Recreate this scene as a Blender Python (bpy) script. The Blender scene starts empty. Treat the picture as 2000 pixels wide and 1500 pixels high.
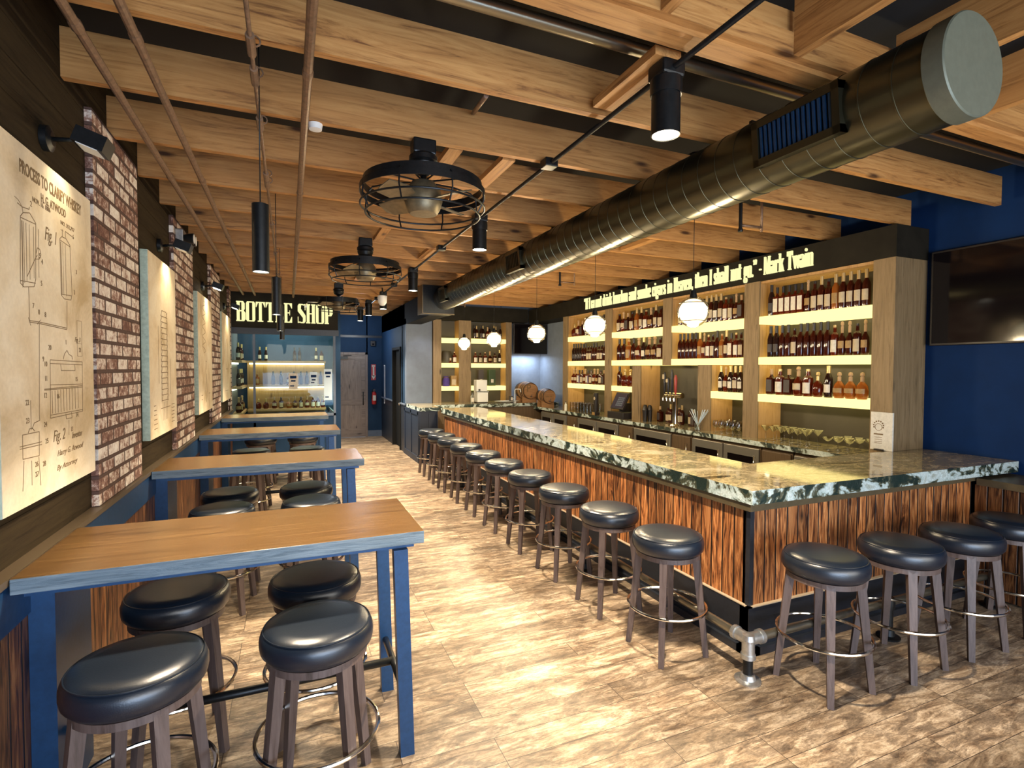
import bpy, bmesh, math, random
from mathutils import Vector, Matrix
R = random.Random(7)
PI = math.pi
C = bpy.context.scene.collection
S = bpy.context.scene

# ------------------------------------------------------------------ camera
cam = bpy.data.cameras.new('camera'); co = bpy.data.objects.new('camera', cam); C.objects.link(co)
yaw, pitch, roll, FPX, CAMZ = 0.4020575, -0.0300547, 0.0037293, 1026.23, 1.83
fw = Vector((math.sin(yaw)*math.cos(pitch), math.cos(yaw)*math.cos(pitch), math.sin(pitch)))
r0 = Vector((math.cos(yaw), -math.sin(yaw), 0)); u0 = r0.cross(fw)
rt = r0*math.cos(roll)+u0*math.sin(roll); up = -r0*math.sin(roll)+u0*math.cos(roll)
co.matrix_world = Matrix(((rt.x, up.x, -fw.x, 0), (rt.y, up.y, -fw.y, 0), (rt.z, up.z, -fw.z, CAMZ), (0, 0, 0, 1)))
cam.sensor_width = 36; cam.lens = FPX/2000*36; cam.clip_start = .05; cam.clip_end = 100
S.camera = co
# ------------------------------------------------------------------ exposure, daylight
S.view_settings.view_transform = 'Standard'; S.view_settings.look = 'None'
S.view_settings.gamma = 1; S.view_settings.use_curve_mapping = False
S.view_settings.exposure = .92
w = bpy.data.worlds.new('daylight'); S.world = w; w.use_nodes = True
w.node_tree.nodes['Background'].inputs[0].default_value = (.62, .80, 1, 1)
w.node_tree.nodes['Background'].inputs[1].default_value = .5

def light(name, kind, loc, energy, color=(1, .78, .5), size=.1, rot=None, aim=None, spot=90, blend=.6, sy=None, portal=False):
    l = bpy.data.lights.new(name, kind); l.energy = energy; l.color = color
    if kind == 'AREA':
        l.size = size
        if sy: l.shape = 'RECTANGLE'; l.size_y = sy
        if portal: l.cycles.is_portal = True
    else: l.shadow_soft_size = size
    if kind == 'SPOT': l.spot_size = math.radians(spot); l.spot_blend = blend
    o = bpy.data.objects.new(name, l); C.objects.link(o); o.location = loc
    if aim is not None: o.rotation_euler = (Vector(aim)-Vector(loc)).to_track_quat('-Z', 'Y').to_euler()
    elif rot: o.rotation_euler = rot
    return o
# daylight comes in through the shop front behind the camera
light('window_portal', 'AREA', (2.3, -2.62, 1.65), 1, size=6.2, sy=2.6, aim=(2.3, 0, 1.65), portal=True)
light('window_daylight', 'AREA', (2.3, -2.55, 1.5), 150, (1, .93, .84), size=6.2, sy=2.6, aim=(2.3, 3, .2))
light('window_skylight', 'AREA', (.6, -2.5, .9), 95, (.35, .6, 1), size=4.5, sy=1.4, aim=(.6, 3, .7))

# ------------------------------------------------------------------ materials
M = {}
class NT:
    def __init__(s, name):
        s.m = bpy.data.materials.new(name); s.m.use_nodes = True; s.t = s.m.node_tree; s.t.nodes.clear()
        s.out = s.n('ShaderNodeOutputMaterial'); M[name] = s.m
    def n(s, t, **k):
        x = s.t.nodes.new(t)
        for a, b in k.items():
            if a in x.inputs.keys() if isinstance(a, str) else False: s.put(x, a, b)
            else: setattr(x, a, b)
        return x
    def put(s, x, i, v):
        if isinstance(v, bpy.types.NodeSocket): s.t.links.new(v, x.inputs[i])
        else:
            if isinstance(v, tuple) and len(v) == 3 and x.inputs[i].type == 'RGBA': v = v+(1,)
            x.inputs[i].default_value = v
    def coord(s, scale=(1, 1, 1), rnd=0, loc=(0, 0, 0)):
        tc = s.n('ShaderNodeTexCoord'); mp = s.n('ShaderNodeMapping'); s.put(mp, 'Vector', tc.outputs['Object']); s.put(mp, 'Scale', scale)
        if rnd:
            oi = s.n('ShaderNodeObjectInfo'); m = s.n('ShaderNodeVectorMath', operation='SCALE'); c = s.n('ShaderNodeCombineXYZ')
            for i in 'XYZ': s.put(c, i, oi.outputs['Random'])
            s.put(m, 0, c.outputs[0]); m.inputs['Scale'].default_value = rnd; s.put(mp, 'Location', m.outputs[0])
        else: s.put(mp, 'Location', loc)
        return mp.outputs[0]
    def noise(s, v, sc=5, det=4, rough=.6, dist=0):
        x = s.n('ShaderNodeTexNoise'); s.put(x, 'Vector', v); s.put(x, 'Scale', sc); s.put(x, 'Detail', det); s.put(x, 'Roughness', rough); s.put(x, 'Distortion', dist); return x.outputs['Fac']
    def ramp(s, f, *stops):
        x = s.n('ShaderNodeValToRGB'); s.put(x, 'Fac', f); e = x.color_ramp.elements
        while len(e) < len(stops): e.new(.5)
        for k, (p, c) in zip(e, stops):
            k.position = p; k.color = (c if isinstance(c, tuple) else (c, c, c))+(1,)
        return x.outputs['Color']
    def mix(s, f, a, b, mode='MIX'):
        x = s.n('ShaderNodeMix', data_type='RGBA', blend_type=mode); s.put(x, 0, f); s.put(x, 6, a); s.put(x, 7, b); return x.outputs[2]
    def math(s, op, a, b=0.):
        x = s.n('ShaderNodeMath', operation=op); s.put(x, 0, a); s.put(x, 1, b); return x.outputs[0]
    def bump(s, h, st=.3, d=.01):
        x = s.n('ShaderNodeBump'); s.put(x, 'Height', h); s.put(x, 'Strength', st); s.put(x, 'Distance', d); return x.outputs[0]
    def bsdf(s, col, rough=.5, metal=0., normal=None, **k):
        x = s.n('ShaderNodeBsdfPrincipled'); s.put(x, 'Base Color', col); s.put(x, 'Roughness', rough); s.put(x, 'Metallic', metal)
        if normal: s.put(x, 'Normal', normal)
        for a, b in k.items(): s.put(x, a, b)
        s.t.links.new(x.outputs[0], s.out.inputs[0]); return x

def simple(name, col, rough=.5, metal=0., bump=0, bs=40, var=.0, **k):
    t = NT(name); v = t.coord(rnd=3); f = t.noise(v, bs, 5)
    c = t.mix(t.ramp(f, (.3, 0.), (.7, 1.)), tuple(x*(1-var) for x in col), tuple(min(1, x*(1+var)) for x in col)) if var else col
    t.bsdf(c, rough, metal, t.bump(f, bump, .005) if bump else None, **k)
def emit(name, col, st):
    t = NT(name); e = t.n('ShaderNodeEmission'); t.put(e, 0, col); t.put(e, 1, st); t.t.links.new(e.outputs[0], t.out.inputs[0])

def wood(name, c1, c2, c3, axis='x', rough=.55, rnd=9, sc=1., knots=True, bump=.15):
    t = NT(name); a, b = 1.1*sc, 16*sc
    s3 = {'x': (a, b, b), 'y': (b, a, b), 'z': (b, b, a)}[axis]
    v = t.coord(s3, rnd); g = t.noise(v, 1.6, 9, .68, 1.5)
    v2 = t.coord({'x': (.6, 3, 3), 'y': (3, .6, 3), 'z': (3, 3, .6)}[axis], rnd); g2 = t.noise(v2, 1.3, 3)
    col = t.ramp(g, (.33, c3), (.46, c2), (.64, c1))
    col = t.mix(t.ramp(g2, (.35, .0), (.7, .55)), col, c2)
    if knots:
        vk = t.coord({'x': (1.4, 5, 5), 'y': (5, 1.4, 5), 'z': (5, 5, 1.4)}[axis], rnd)
        vo = t.n('ShaderNodeTexVoronoi'); t.put(vo, 'Vector', vk); t.put(vo, 'Scale', 1.)
        col = t.mix(t.ramp(vo.outputs['Distance'], (.05, 1.), (.13, .0)), col, tuple(x*.45 for x in c3))
    t.bsdf(col, rough, 0, t.bump(g, bump, .01), **{'Specular IOR Level': .1 if name == 'cladding_wood' else .5}); return t
wood('beam_wood', (.56, .30, .10), (.42, .20, .058), (.15, .055, .015), 'x', .6)
wood('beam_wood_y', (.56, .30, .10), (.42, .20, .058), (.15, .055, .015), 'y', .6)
wood('post_wood', (.27, .19, .10), (.20, .135, .065), (.09, .06, .028), 'z', .6)
wood('shelf_side_wood', (.50, .30, .12), (.42, .24, .09), (.26, .13, .045), 'z', .6)
wood('stool_wood', (.13, .095, .085), (.09, .062, .055), (.04, .026, .02), 'z', .45, knots=False)
wood('table_edge_blue_sheen', (.24, .30, .34), (.12, .17, .21), (.04, .06, .08), 'x', .4, knots=False, bump=.5, sc=1.6)  # dark stained wood; reflected blue daylight is painted into its colour
wood('table_wood', (.15, .082, .03), (.10, .052, .018), (.04, .02, .007), 'x', .27, knots=False, bump=.08)
wood('door_wood', (.24, .19, .16), (.17, .13, .11), (.08, .06, .05), 'z', .5)
wood('door_wood_x', (.24, .19, .16), (.17, .13, .11), (.08, .06, .05), 'x', .5)
wood('barrel_wood', (.40, .22, .10), (.30, .15, .06), (.16, .075, .03), 'x', .5, knots=False)
wood('cabinet_wood', (.13, .085, .05), (.10, .065, .035), (.05, .03, .018), 'z', .4, knots=False)
wood('cladding_wood', (.040, .028, .013), (.027, .018, .009), (.012, .008, .004), 'y', .8, knots=False)
def burnt(name, k=1.):
    t = NT(name); tc = t.n('ShaderNodeTexCoord'); sp = t.n('ShaderNodeSeparateXYZ'); t.put(sp, 0, tc.outputs['Object'])
    u = t.math('ADD', sp.outputs[0], sp.outputs[1]); pid = t.math('FLOOR', t.math('DIVIDE', u, .1))
    wn = t.n('ShaderNodeTexWhiteNoise', noise_dimensions='1D'); t.put(wn, 'W', pid)
    off = t.math('MULTIPLY', wn.outputs['Value'], 37.)
    cb = t.n('ShaderNodeCombineXYZ'); t.put(cb, 0, t.math('ADD', t.math('MULTIPLY', u, 14.), off)); t.put(cb, 1, off); t.put(cb, 2, t.math('MULTIPLY', sp.outputs[2], 1.15))
    g = t.noise(cb.outputs[0], 1.9, 7, .6, 2.6)
    col = t.ramp(g, (.36, (.03*k, .008*k, .003*k)), (.45, (.22*k, .07*k, .02*k)), (.54, (.46*k, .17*k, .05*k)), (.68, (.74*k, .36*k, .14*k)))
    cb2 = t.n('ShaderNodeCombineXYZ'); t.put(cb2, 0, t.math('ADD', t.math('MULTIPLY', u, 7.), off)); t.put(cb2, 1, off); t.put(cb2, 2, t.math('MULTIPLY', sp.outputs[2], 2.6))
    vo = t.n('ShaderNodeTexVoronoi'); t.put(vo, 'Vector', cb2.outputs[0]); t.put(vo, 'Scale', 1.)
    col = t.mix(t.ramp(vo.outputs['Distance'], (.06, 1.), (.17, 0.)), col, (.04*k, .012*k, .004*k))
    tint = t.ramp(wn.outputs['Value'], (0., .55), (1., 1.15)); col = t.mix(1., col, tint, 'MULTIPLY')
    fr = t.math('FRACT', t.math('DIVIDE', u, .1)); gr = t.math('ABSOLUTE', t.math('SUBTRACT', fr, .5))
    gap = t.ramp(gr, (.43, 1.), (.465, 0.)); col = t.mix(1., col, gap, 'MULTIPLY')
    h = t.math('ADD', t.math('MULTIPLY', g, .25), gap)
    t.bsdf(col, .45, 0, t.bump(h, .6, .008))
burnt('burnt_planks'); burnt('wainscot_planks', .38)
def floor_mat():
    t = NT('floor_planks'); v = t.coord((1, 1, 1), loc=(.3, .1, 0))
    b = t.n('ShaderNodeTexBrick'); t.put(b, 'Vector', v); t.put(b, 'Scale', 1.); t.put(b, 'Brick Width', 1.22); t.put(b, 'Row Height', .165); t.put(b, 'Mortar Size', .0016)
    t.put(b, 'Color1', (.0, 0, 0)); t.put(b, 'Color2', (1., 1, 1)); t.put(b, 'Mortar', (.5, .5, .5)); b.offset = .37; b.offset_frequency = 3
    sp = t.n('ShaderNodeSeparateXYZ'); t.put(sp, 0, v); cb = t.n('ShaderNodeCombineXYZ')
    sh = t.math('MULTIPLY', b.outputs['Color'], 9.)
    t.put(cb, 0, t.math('ADD', t.math('MULTIPLY', sp.outputs[0], 2.4), sh)); t.put(cb, 1, t.math('ADD', t.math('MULTIPLY', sp.outputs[1], 11.), sh)); t.put(cb, 2, sh)
    g = t.noise(cb.outputs[0], 1.7, 10, .72, .8); g2 = t.noise(t.coord((2.0, 4.5, 1)), 2.4, 8, .75, 1.)
    col = t.ramp(g, (.30, (.045, .028, .018)), (.41, (.18, .12, .075)), (.5, (.33, .24, .155)), (.62, (.55, .435, .31)))
    col = t.mix(t.ramp(g2, (.47, 0.), (.56, .85)), col, t.ramp(g, (.3, (.05, .036, .026)), (.7, (.30, .22, .15))))
    col = t.mix(1., col, t.ramp(b.outputs['Color'], (0., .62), (1., 1.2)), 'MULTIPLY')
    fine = t.noise(t.coord((9, 30, 1)), 4, 9, .85); col = t.mix(.7, col, t.ramp(fine, (.38, .45), (.56, 1.25)), 'MULTIPLY')
    col = t.mix(b.outputs['Fac'], col, (.03, .02, .015))
    t.bsdf(col, .38, 0, t.bump(t.math('SUBTRACT', g, b.outputs['Fac']), .2, .004))
floor_mat()
def brick_mat():
    t = NT('whitewashed_brick'); tc = t.n('ShaderNodeTexCoord'); sp = t.n('ShaderNodeSeparateXYZ'); t.put(sp, 0, tc.outputs['Object'])
    cb = t.n('ShaderNodeCombineXYZ'); t.put(cb, 0, t.math('ADD', sp.outputs[1], sp.outputs[0])); t.put(cb, 1, sp.outputs[2])
    b = t.n('ShaderNodeTexBrick'); t.put(b, 'Vector', cb.outputs[0]); t.put(b, 'Scale', 1.); t.put(b, 'Brick Width', .215); t.put(b, 'Row Height', .082); t.put(b, 'Mortar Size', .0115); t.put(b, 'Mortar Smooth', .3)
    t.put(b, 'Color1', (0, 0, 0)); t.put(b, 'Color2', (1., 1, 1)); t.put(b, 'Mortar', (0, 0, 0))
    n = t.noise(t.coord((1, 1, 1)), 26, 8, .75, .6); n2 = t.noise(t.coord((1, 1, 1)), 7, 3)
    f = t.math('ADD', t.math('MULTIPLY', t.math('SUBTRACT', b.outputs['Color'], .5), .22), t.math('ADD', n, t.math('MULTIPLY', t.math('SUBTRACT', n2, .5), .3)))
    col = t.ramp(f, (.36, (.13, .055, .038)), (.47, (.30, .17, .13)), (.55, (.66, .57, .50)), (.72, (.86, .82, .76)))
    col = t.mix(b.outputs['Fac'], col, (.085, .045, .035))
    h = t.math('SUBTRACT', t.math('MULTIPLY', n, .3), b.outputs['Fac']); t.bsdf(col, .85, 0, t.bump(h, .9, .012))
brick_mat()
def granite(name, edge=False):
    t = NT(name); v = t.coord((1, 1, 1)); vs = t.coord((.55, .9, 2))
    big = t.noise(t.coord((1, 1, 1.4)) if edge else vs, 3.6 if edge else 2.6, 5, .6, 1.6 if edge else 2.4); mid = t.noise(v, 14, 6, .7, .8); fine = t.noise(v, 90, 4, .8)
    col = t.ramp(t.math('ADD', t.math('MULTIPLY', big, .75), t.math('MULTIPLY', mid, .28)),
        (.36, (.015, .022, .016)), (.42, (.13, .10, .06)), (.47, (.50, .42, .25)), (.52, (.16, .15, .10)), (.58, (.40, .34, .22)), (.68, (.58, .54, .42))) if not edge else \
        t.ramp(t.math('ADD', t.math('MULTIPLY', big, .8), t.math('MULTIPLY', mid, .25)), (.47, (.010, .026, .022)), (.515, (.09, .09, .05)), (.54, (.40, .50, .48)), (.6, (.60, .70, .70)), (.7, (.36, .40, .34)))
    col = t.mix(.6, col, t.ramp(fine, (.35, .45), (.65, 1.25)), 'MULTIPLY')
    t.bsdf(col, .35 if edge else .07, 0, t.bump(mid, .5, .02) if edge else None, **{'Specular IOR Level': .5 if edge else .9})
granite('granite_top'); granite('granite_edge', True)
def canvas():
    t = NT('aged_paper'); n = t.noise(t.coord((1, 1, 1), 5), 2.5, 7, .6, .4); n2 = t.noise(t.coord((1, 1, 1), 5), 60, 4)
    col = t.ramp(n, (.32, (.48, .36, .20)), (.46, (.66, .55, .38)), (.62, (.76, .68, .53))); col = t.mix(.25, col, t.ramp(n2, (.3, .7), (.7, 1.1)), 'MULTIPLY')
    t.bsdf(col, .75)
canvas()
simple('canvas_side', (.42, .50, .40), .8, var=.2)
simple('ink', (.17, .105, .045), .8)
simple('navy_wall', (.014, .038, .085), .7, var=.12, bs=3, **{'Specular IOR Level': .15})
simple('blue_wall', (.003, .022, .085), .7, var=.15, bs=3, **{'Specular IOR Level': .15})
simple('slate_wall', (.10, .13, .19), .6, var=.1, bs=6)
simple('nook_wall', (.22, .27, .36), .6, var=.1, bs=6)
simple('black_paint', (.010, .010, .010), .7, var=.2, **{'Specular IOR Level': .1})
simple('black_metal', (.018, .02, .022), .35, .6, var=.2)
simple('deck_black', (.006, .006, .006), .9)
simple('bronze_header', (.016, .014, .010), .7, var=.25, bs=5, **{'Specular IOR Level': .12})
simple('blue_metal', (.012, .05, .13), .38, .3, bump=.05, var=.15)
simple('duct_metal', (.075, .072, .045), .28, .85, bump=.03, bs=12)
simple('duct_cap', (.13, .145, .11), .5, .3, var=.08)
simple('trim_bronze', (.13, .10, .055), .4, .4, var=.15, bs=12)
simple('kick_black', (.012, .015, .022), .4, var=.2)
simple('black_vinyl', (.007, .012, .022), .30, bump=.12, bs=220, **{'Specular IOR Level': .7})
simple('chrome', (.75, .72, .66), .14, 1.)
simple('steel_pipe', (.30, .28, .22), .3, .9, bump=.05)
simple('galvanised', (.52, .54, .55), .34, .9, bump=.1, var=.15)
simple('rusty_pipe', (.19, .115, .07), .45, .3, var=.3)
simple('fan_bronze', (.22, .18, .11), .45, .6, var=.2, bs=30)
simple('white_plastic', (.75, .76, .75), .4)
simple('dark_glass', (.004, .003, .004), .08, **{'Specular IOR Level': .6})
simple('red_paint', (.45, .02, .02), .35)
simple('red_wood', (.30, .03, .02), .4)
simple('cream_label', (.46, .38, .26), .6, var=.1)
simple('white_label', (.62, .58, .50), .6, var=.15)
simple('dark_label', (.05, .04, .04), .6)
simple('gold_label', (.30, .18, .06), .5, var=.2)
simple('cap_black', (.015, .012, .012), .4)
simple('cap_gold', (.55, .40, .18), .35, .6)
simple('cap_cork', (.42, .27, .14), .7)
simple('card_wood', (.62, .60, .54), .6, var=.12)
simple('fridge_steel', (.30, .29, .26), .35, .7)
simple('screen_dark', (.05, .045, .07), .15)
simple('shelf_back', (.045, .038, .024), .55, var=.15, bs=4)
simple('light_sill', (.40, .32, .22), .5)
simple('ledge_wood', (.085, .06, .035), .4)
simple('dark_navy', (.007, .015, .036), .5)
simple('white_soffit', (.5, .5, .48), .7)
simple('warm_shelf_wood', (.42, .25, .12), .5, var=.2)
def liquid(name, col, tr=.45):
    t = NT(name); t.bsdf(col, .06, **{'Transmission Weight': tr, 'IOR': 1.35, 'Specular IOR Level': .8})
liquid('amber_dark', (.045, .007, .003), .2); liquid('amber_red', (.11, .013, .004), .3); liquid('amber_gold', (.40, .12, .02), .45); liquid('near_black', (.02, .008, .006), .1); liquid('clear_bottle', (.85, .88, .82), .85)
def thin_glass(name, tint, refl=1.):
    t = NT(name); tr = t.n('ShaderNodeBsdfTransparent'); t.put(tr, 0, tint); gl = t.n('ShaderNodeBsdfGlossy'); t.put(gl, 'Roughness', .02)
    mx = t.n('ShaderNodeMixShader'); lw = t.n('ShaderNodeLayerWeight'); t.put(lw, 0, .5); t.put(mx, 0, t.math('ADD', t.math('MULTIPLY', t.math('POWER', lw.outputs['Facing'], 3.), .7*refl), .05*refl)); t.put(mx, 1, tr.outputs[0]); t.put(mx, 2, gl.outputs[0]); t.t.links.new(mx.outputs[0], t.out.inputs[0])
thin_glass('pane_glass', (.93, .97, .96)); thin_glass('shop_glass', (.85, .95, .93), .3); thin_glass('drink_glass', (.94, .93, .88), 1.9)
emit('shelf_glow', (1, .80, .27), 1.05); emit('letter_glow', (1, .93, .45), .58); emit('globe_glow', (1, .84, .52), 2.4)
emit('lamp_disc', (1, .93, .75), 14.); emit('strip_glow', (1, .86, .5), 5.); emit('window_screen', (.45, .75, 1), 1.)

# ------------------------------------------------------------------ mesh builder
class MB:
    def __init__(s): s.b = bmesh.new()
    def box(s, x0, x1, y0, y1, z0, z1, bev=0):
        v = [s.b.verts.new(p) for p in ((x0, y0, z0), (x1, y0, z0), (x1, y1, z0), (x0, y1, z0), (x0, y0, z1), (x1, y0, z1), (x1, y1, z1), (x0, y1, z1))]
        fs = [s.b.faces.new([v[i] for i in q]) for q in ((0, 3, 2, 1), (4, 5, 6, 7), (0, 1, 5, 4), (1, 2, 6, 5), (2, 3, 7, 6), (3, 0, 4, 7))]
        if bev: bmesh.ops.bevel(s.b, geom=list({e for f in fs for e in f.edges}), offset=bev, segments=2, affect='EDGES', profile=.5)
        return s
    def prism(s, pts, d, flip=False):      # pts: 3D polygon, d: extrusion vector
        d = Vector(d); a = [s.b.verts.new(p) for p in pts]; b = [s.b.verts.new(Vector(p)+d) for p in pts]; n = len(pts)
        s.b.faces.new(a); s.b.faces.new(b[::-1])
        for i in range(n): s.b.faces.new((a[i], b[i], b[(i+1) % n], a[(i+1) % n]))
        return s
    def lathe(s, prof, c=(0, 0, 0), seg=20, axis='z', sx=1., sy=1.):
        rings = []
        for r, h in prof:
            ring = []
            for i in range(seg):
                a = 2*PI*i/seg; p = (r*math.cos(a)*sx, r*math.sin(a)*sy, h)
                if axis == 'y': p = (p[0], p[2], p[1])
                if axis == 'x': p = (p[2], p[0], p[1])
                ring.append(s.b.verts.new((p[0]+c[0], p[1]+c[1], p[2]+c[2])))
            rings.append(ring)
        for a, b in zip(rings, rings[1:]):
            for i in range(seg): f = s.b.faces.new((a[i], a[(i+1) % seg], b[(i+1) % seg], b[i])); f.smooth = True
        hollow = prof[0] == prof[-1]
        if prof[0][0] > 1e-5 and not hollow: s.b.faces.new(rings[0][::-1])
        if prof[-1][0] > 1e-5 and not hollow: s.b.faces.new(rings[-1])
        return s
    def tube(s, path, r, seg=8, r1=None, closed=False, caps=True):
        path = [Vector(p) for p in path]; n = len(path); rings = []; prev = None
        for k, p in enumerate(path):
            if closed: d = path[(k+1) % n]-path[k-1]
            else: d = path[min(k+1, n-1)]-path[max(k-1, 0)]
            d.normalize()
            if prev is None: a = Vector((0, 0, 1)) if abs(d.z) < .9 else Vector((1, 0, 0)); u = d.cross(a).normalized()
            else: u = (prev-d*prev.dot(d)).normalized()
            prev = u; v = d.cross(u); rr = r if r1 is None else r+(r1-r)*k/(n-1)
            rings.append([s.b.verts.new(p+(u*math.cos(2*PI*i/seg)+v*math.sin(2*PI*i/seg))*rr) for i in range(seg)])
        for a, b in list(zip(rings, rings[1:]))+([(rings[-1], rings[0])] if closed else []):
            for i in range(seg): f = s.b.faces.new((a[i], a[(i+1) % seg], b[(i+1) % seg], b[i])); f.smooth = seg > 4
        if caps and not closed: s.b.faces.new(rings[0][::-1]); s.b.faces.new(rings[-1])
        return s
    def bar(s, p, q, w0, w1=None):          # square tapered bar
        w1 = w1 or w0; p, q = Vector(p), Vector(q); d = (q-p).normalized(); u = Vector((-d.y, d.x, 0)) if abs(d.z) < .9 else None
        rad = Vector((p.x, p.y, 0)); a = rad.normalized() if rad.length > .01 else Vector((1, 0, 0)); b = d.cross(a).normalized(); a = b.cross(d)
        r = [[s.b.verts.new(c+a*w*i+b*w*j) for i, j in ((-1, -1), (1, -1), (1, 1), (-1, 1))] for c, w in ((p, w0/2), (q, w1/2))]
        for i in range(4): s.b.faces.new((r[0][i], r[0][(i+1) % 4], r[1][(i+1) % 4], r[1][i]))
        s.b.faces.new(r[0][::-1]); s.b.faces.new(r[1]); return s
    def ring(s, c, R0, r, seg=48, rs=8):
        return s.tube([(c[0]+R0*math.cos(2*PI*i/seg), c[1]+R0*math.sin(2*PI*i/seg), c[2]) for i in range(seg)], r, rs, closed=True)
    def done(s, name, mat, parent=None, local=False):
        bmesh.ops.remove_doubles(s.b, verts=s.b.verts, dist=1e-6); bmesh.ops.recalc_face_normals(s.b, faces=s.b.faces)
        for e in s.b.edges:
            if len(e.link_faces) == 2 and e.calc_face_angle(0) > .6: e.smooth = False
        me = bpy.data.meshes.new(name); s.b.to_mesh(me); s.b.free()
        return link(name, me, mat, parent, local)
def link(name, me, mat, parent=None, local=False):
    for m in (mat if isinstance(mat, (list, tuple)) else [mat]): me.materials.append(M[m])
    o = bpy.data.objects.new(name, me); C.objects.link(o)
    if parent is not None:
        o.parent = parent
        if not local:
            p = parent; off = Vector()
            while p is not None: off += Vector(p.location)+(p.matrix_parent_inverse.translation if p.parent else Vector()); p = p.parent
            o.matrix_parent_inverse = Matrix.Translation(-off)
    return o
def tag(o, label, cat, group=None, kind=None):
    if label: o['label'] = label
    if cat: o['category'] = cat
    if group: o['group'] = group
    if kind: o['kind'] = kind
    return o
def thing(name, label, cat, loc, group=None):
    o = bpy.data.objects.new(name, None); o.empty_display_size = .1; C.objects.link(o); o.location = loc; return tag(o, label, cat, group)
def struct(name, mb, mat, parent=None): o = mb.done(name, mat, parent); o['kind'] = 'structure'; return o
def setlabel(o, t): o['label'] = t; return o
def dup(root, loc, rotz=0., label=None, group=None, sc=None):
    r = root.copy(); C.objects.link(r); r.location = loc; r.rotation_euler = (0, 0, rotz)
    if sc: r.scale = sc
    if label: r['label'] = label
    if group: r['group'] = group
    for ch in list(root.children):
        c = ch.copy(); C.objects.link(c); c.parent = r
        for g in ch.children: d = g.copy(); C.objects.link(d); d.parent = c
    return r

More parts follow.
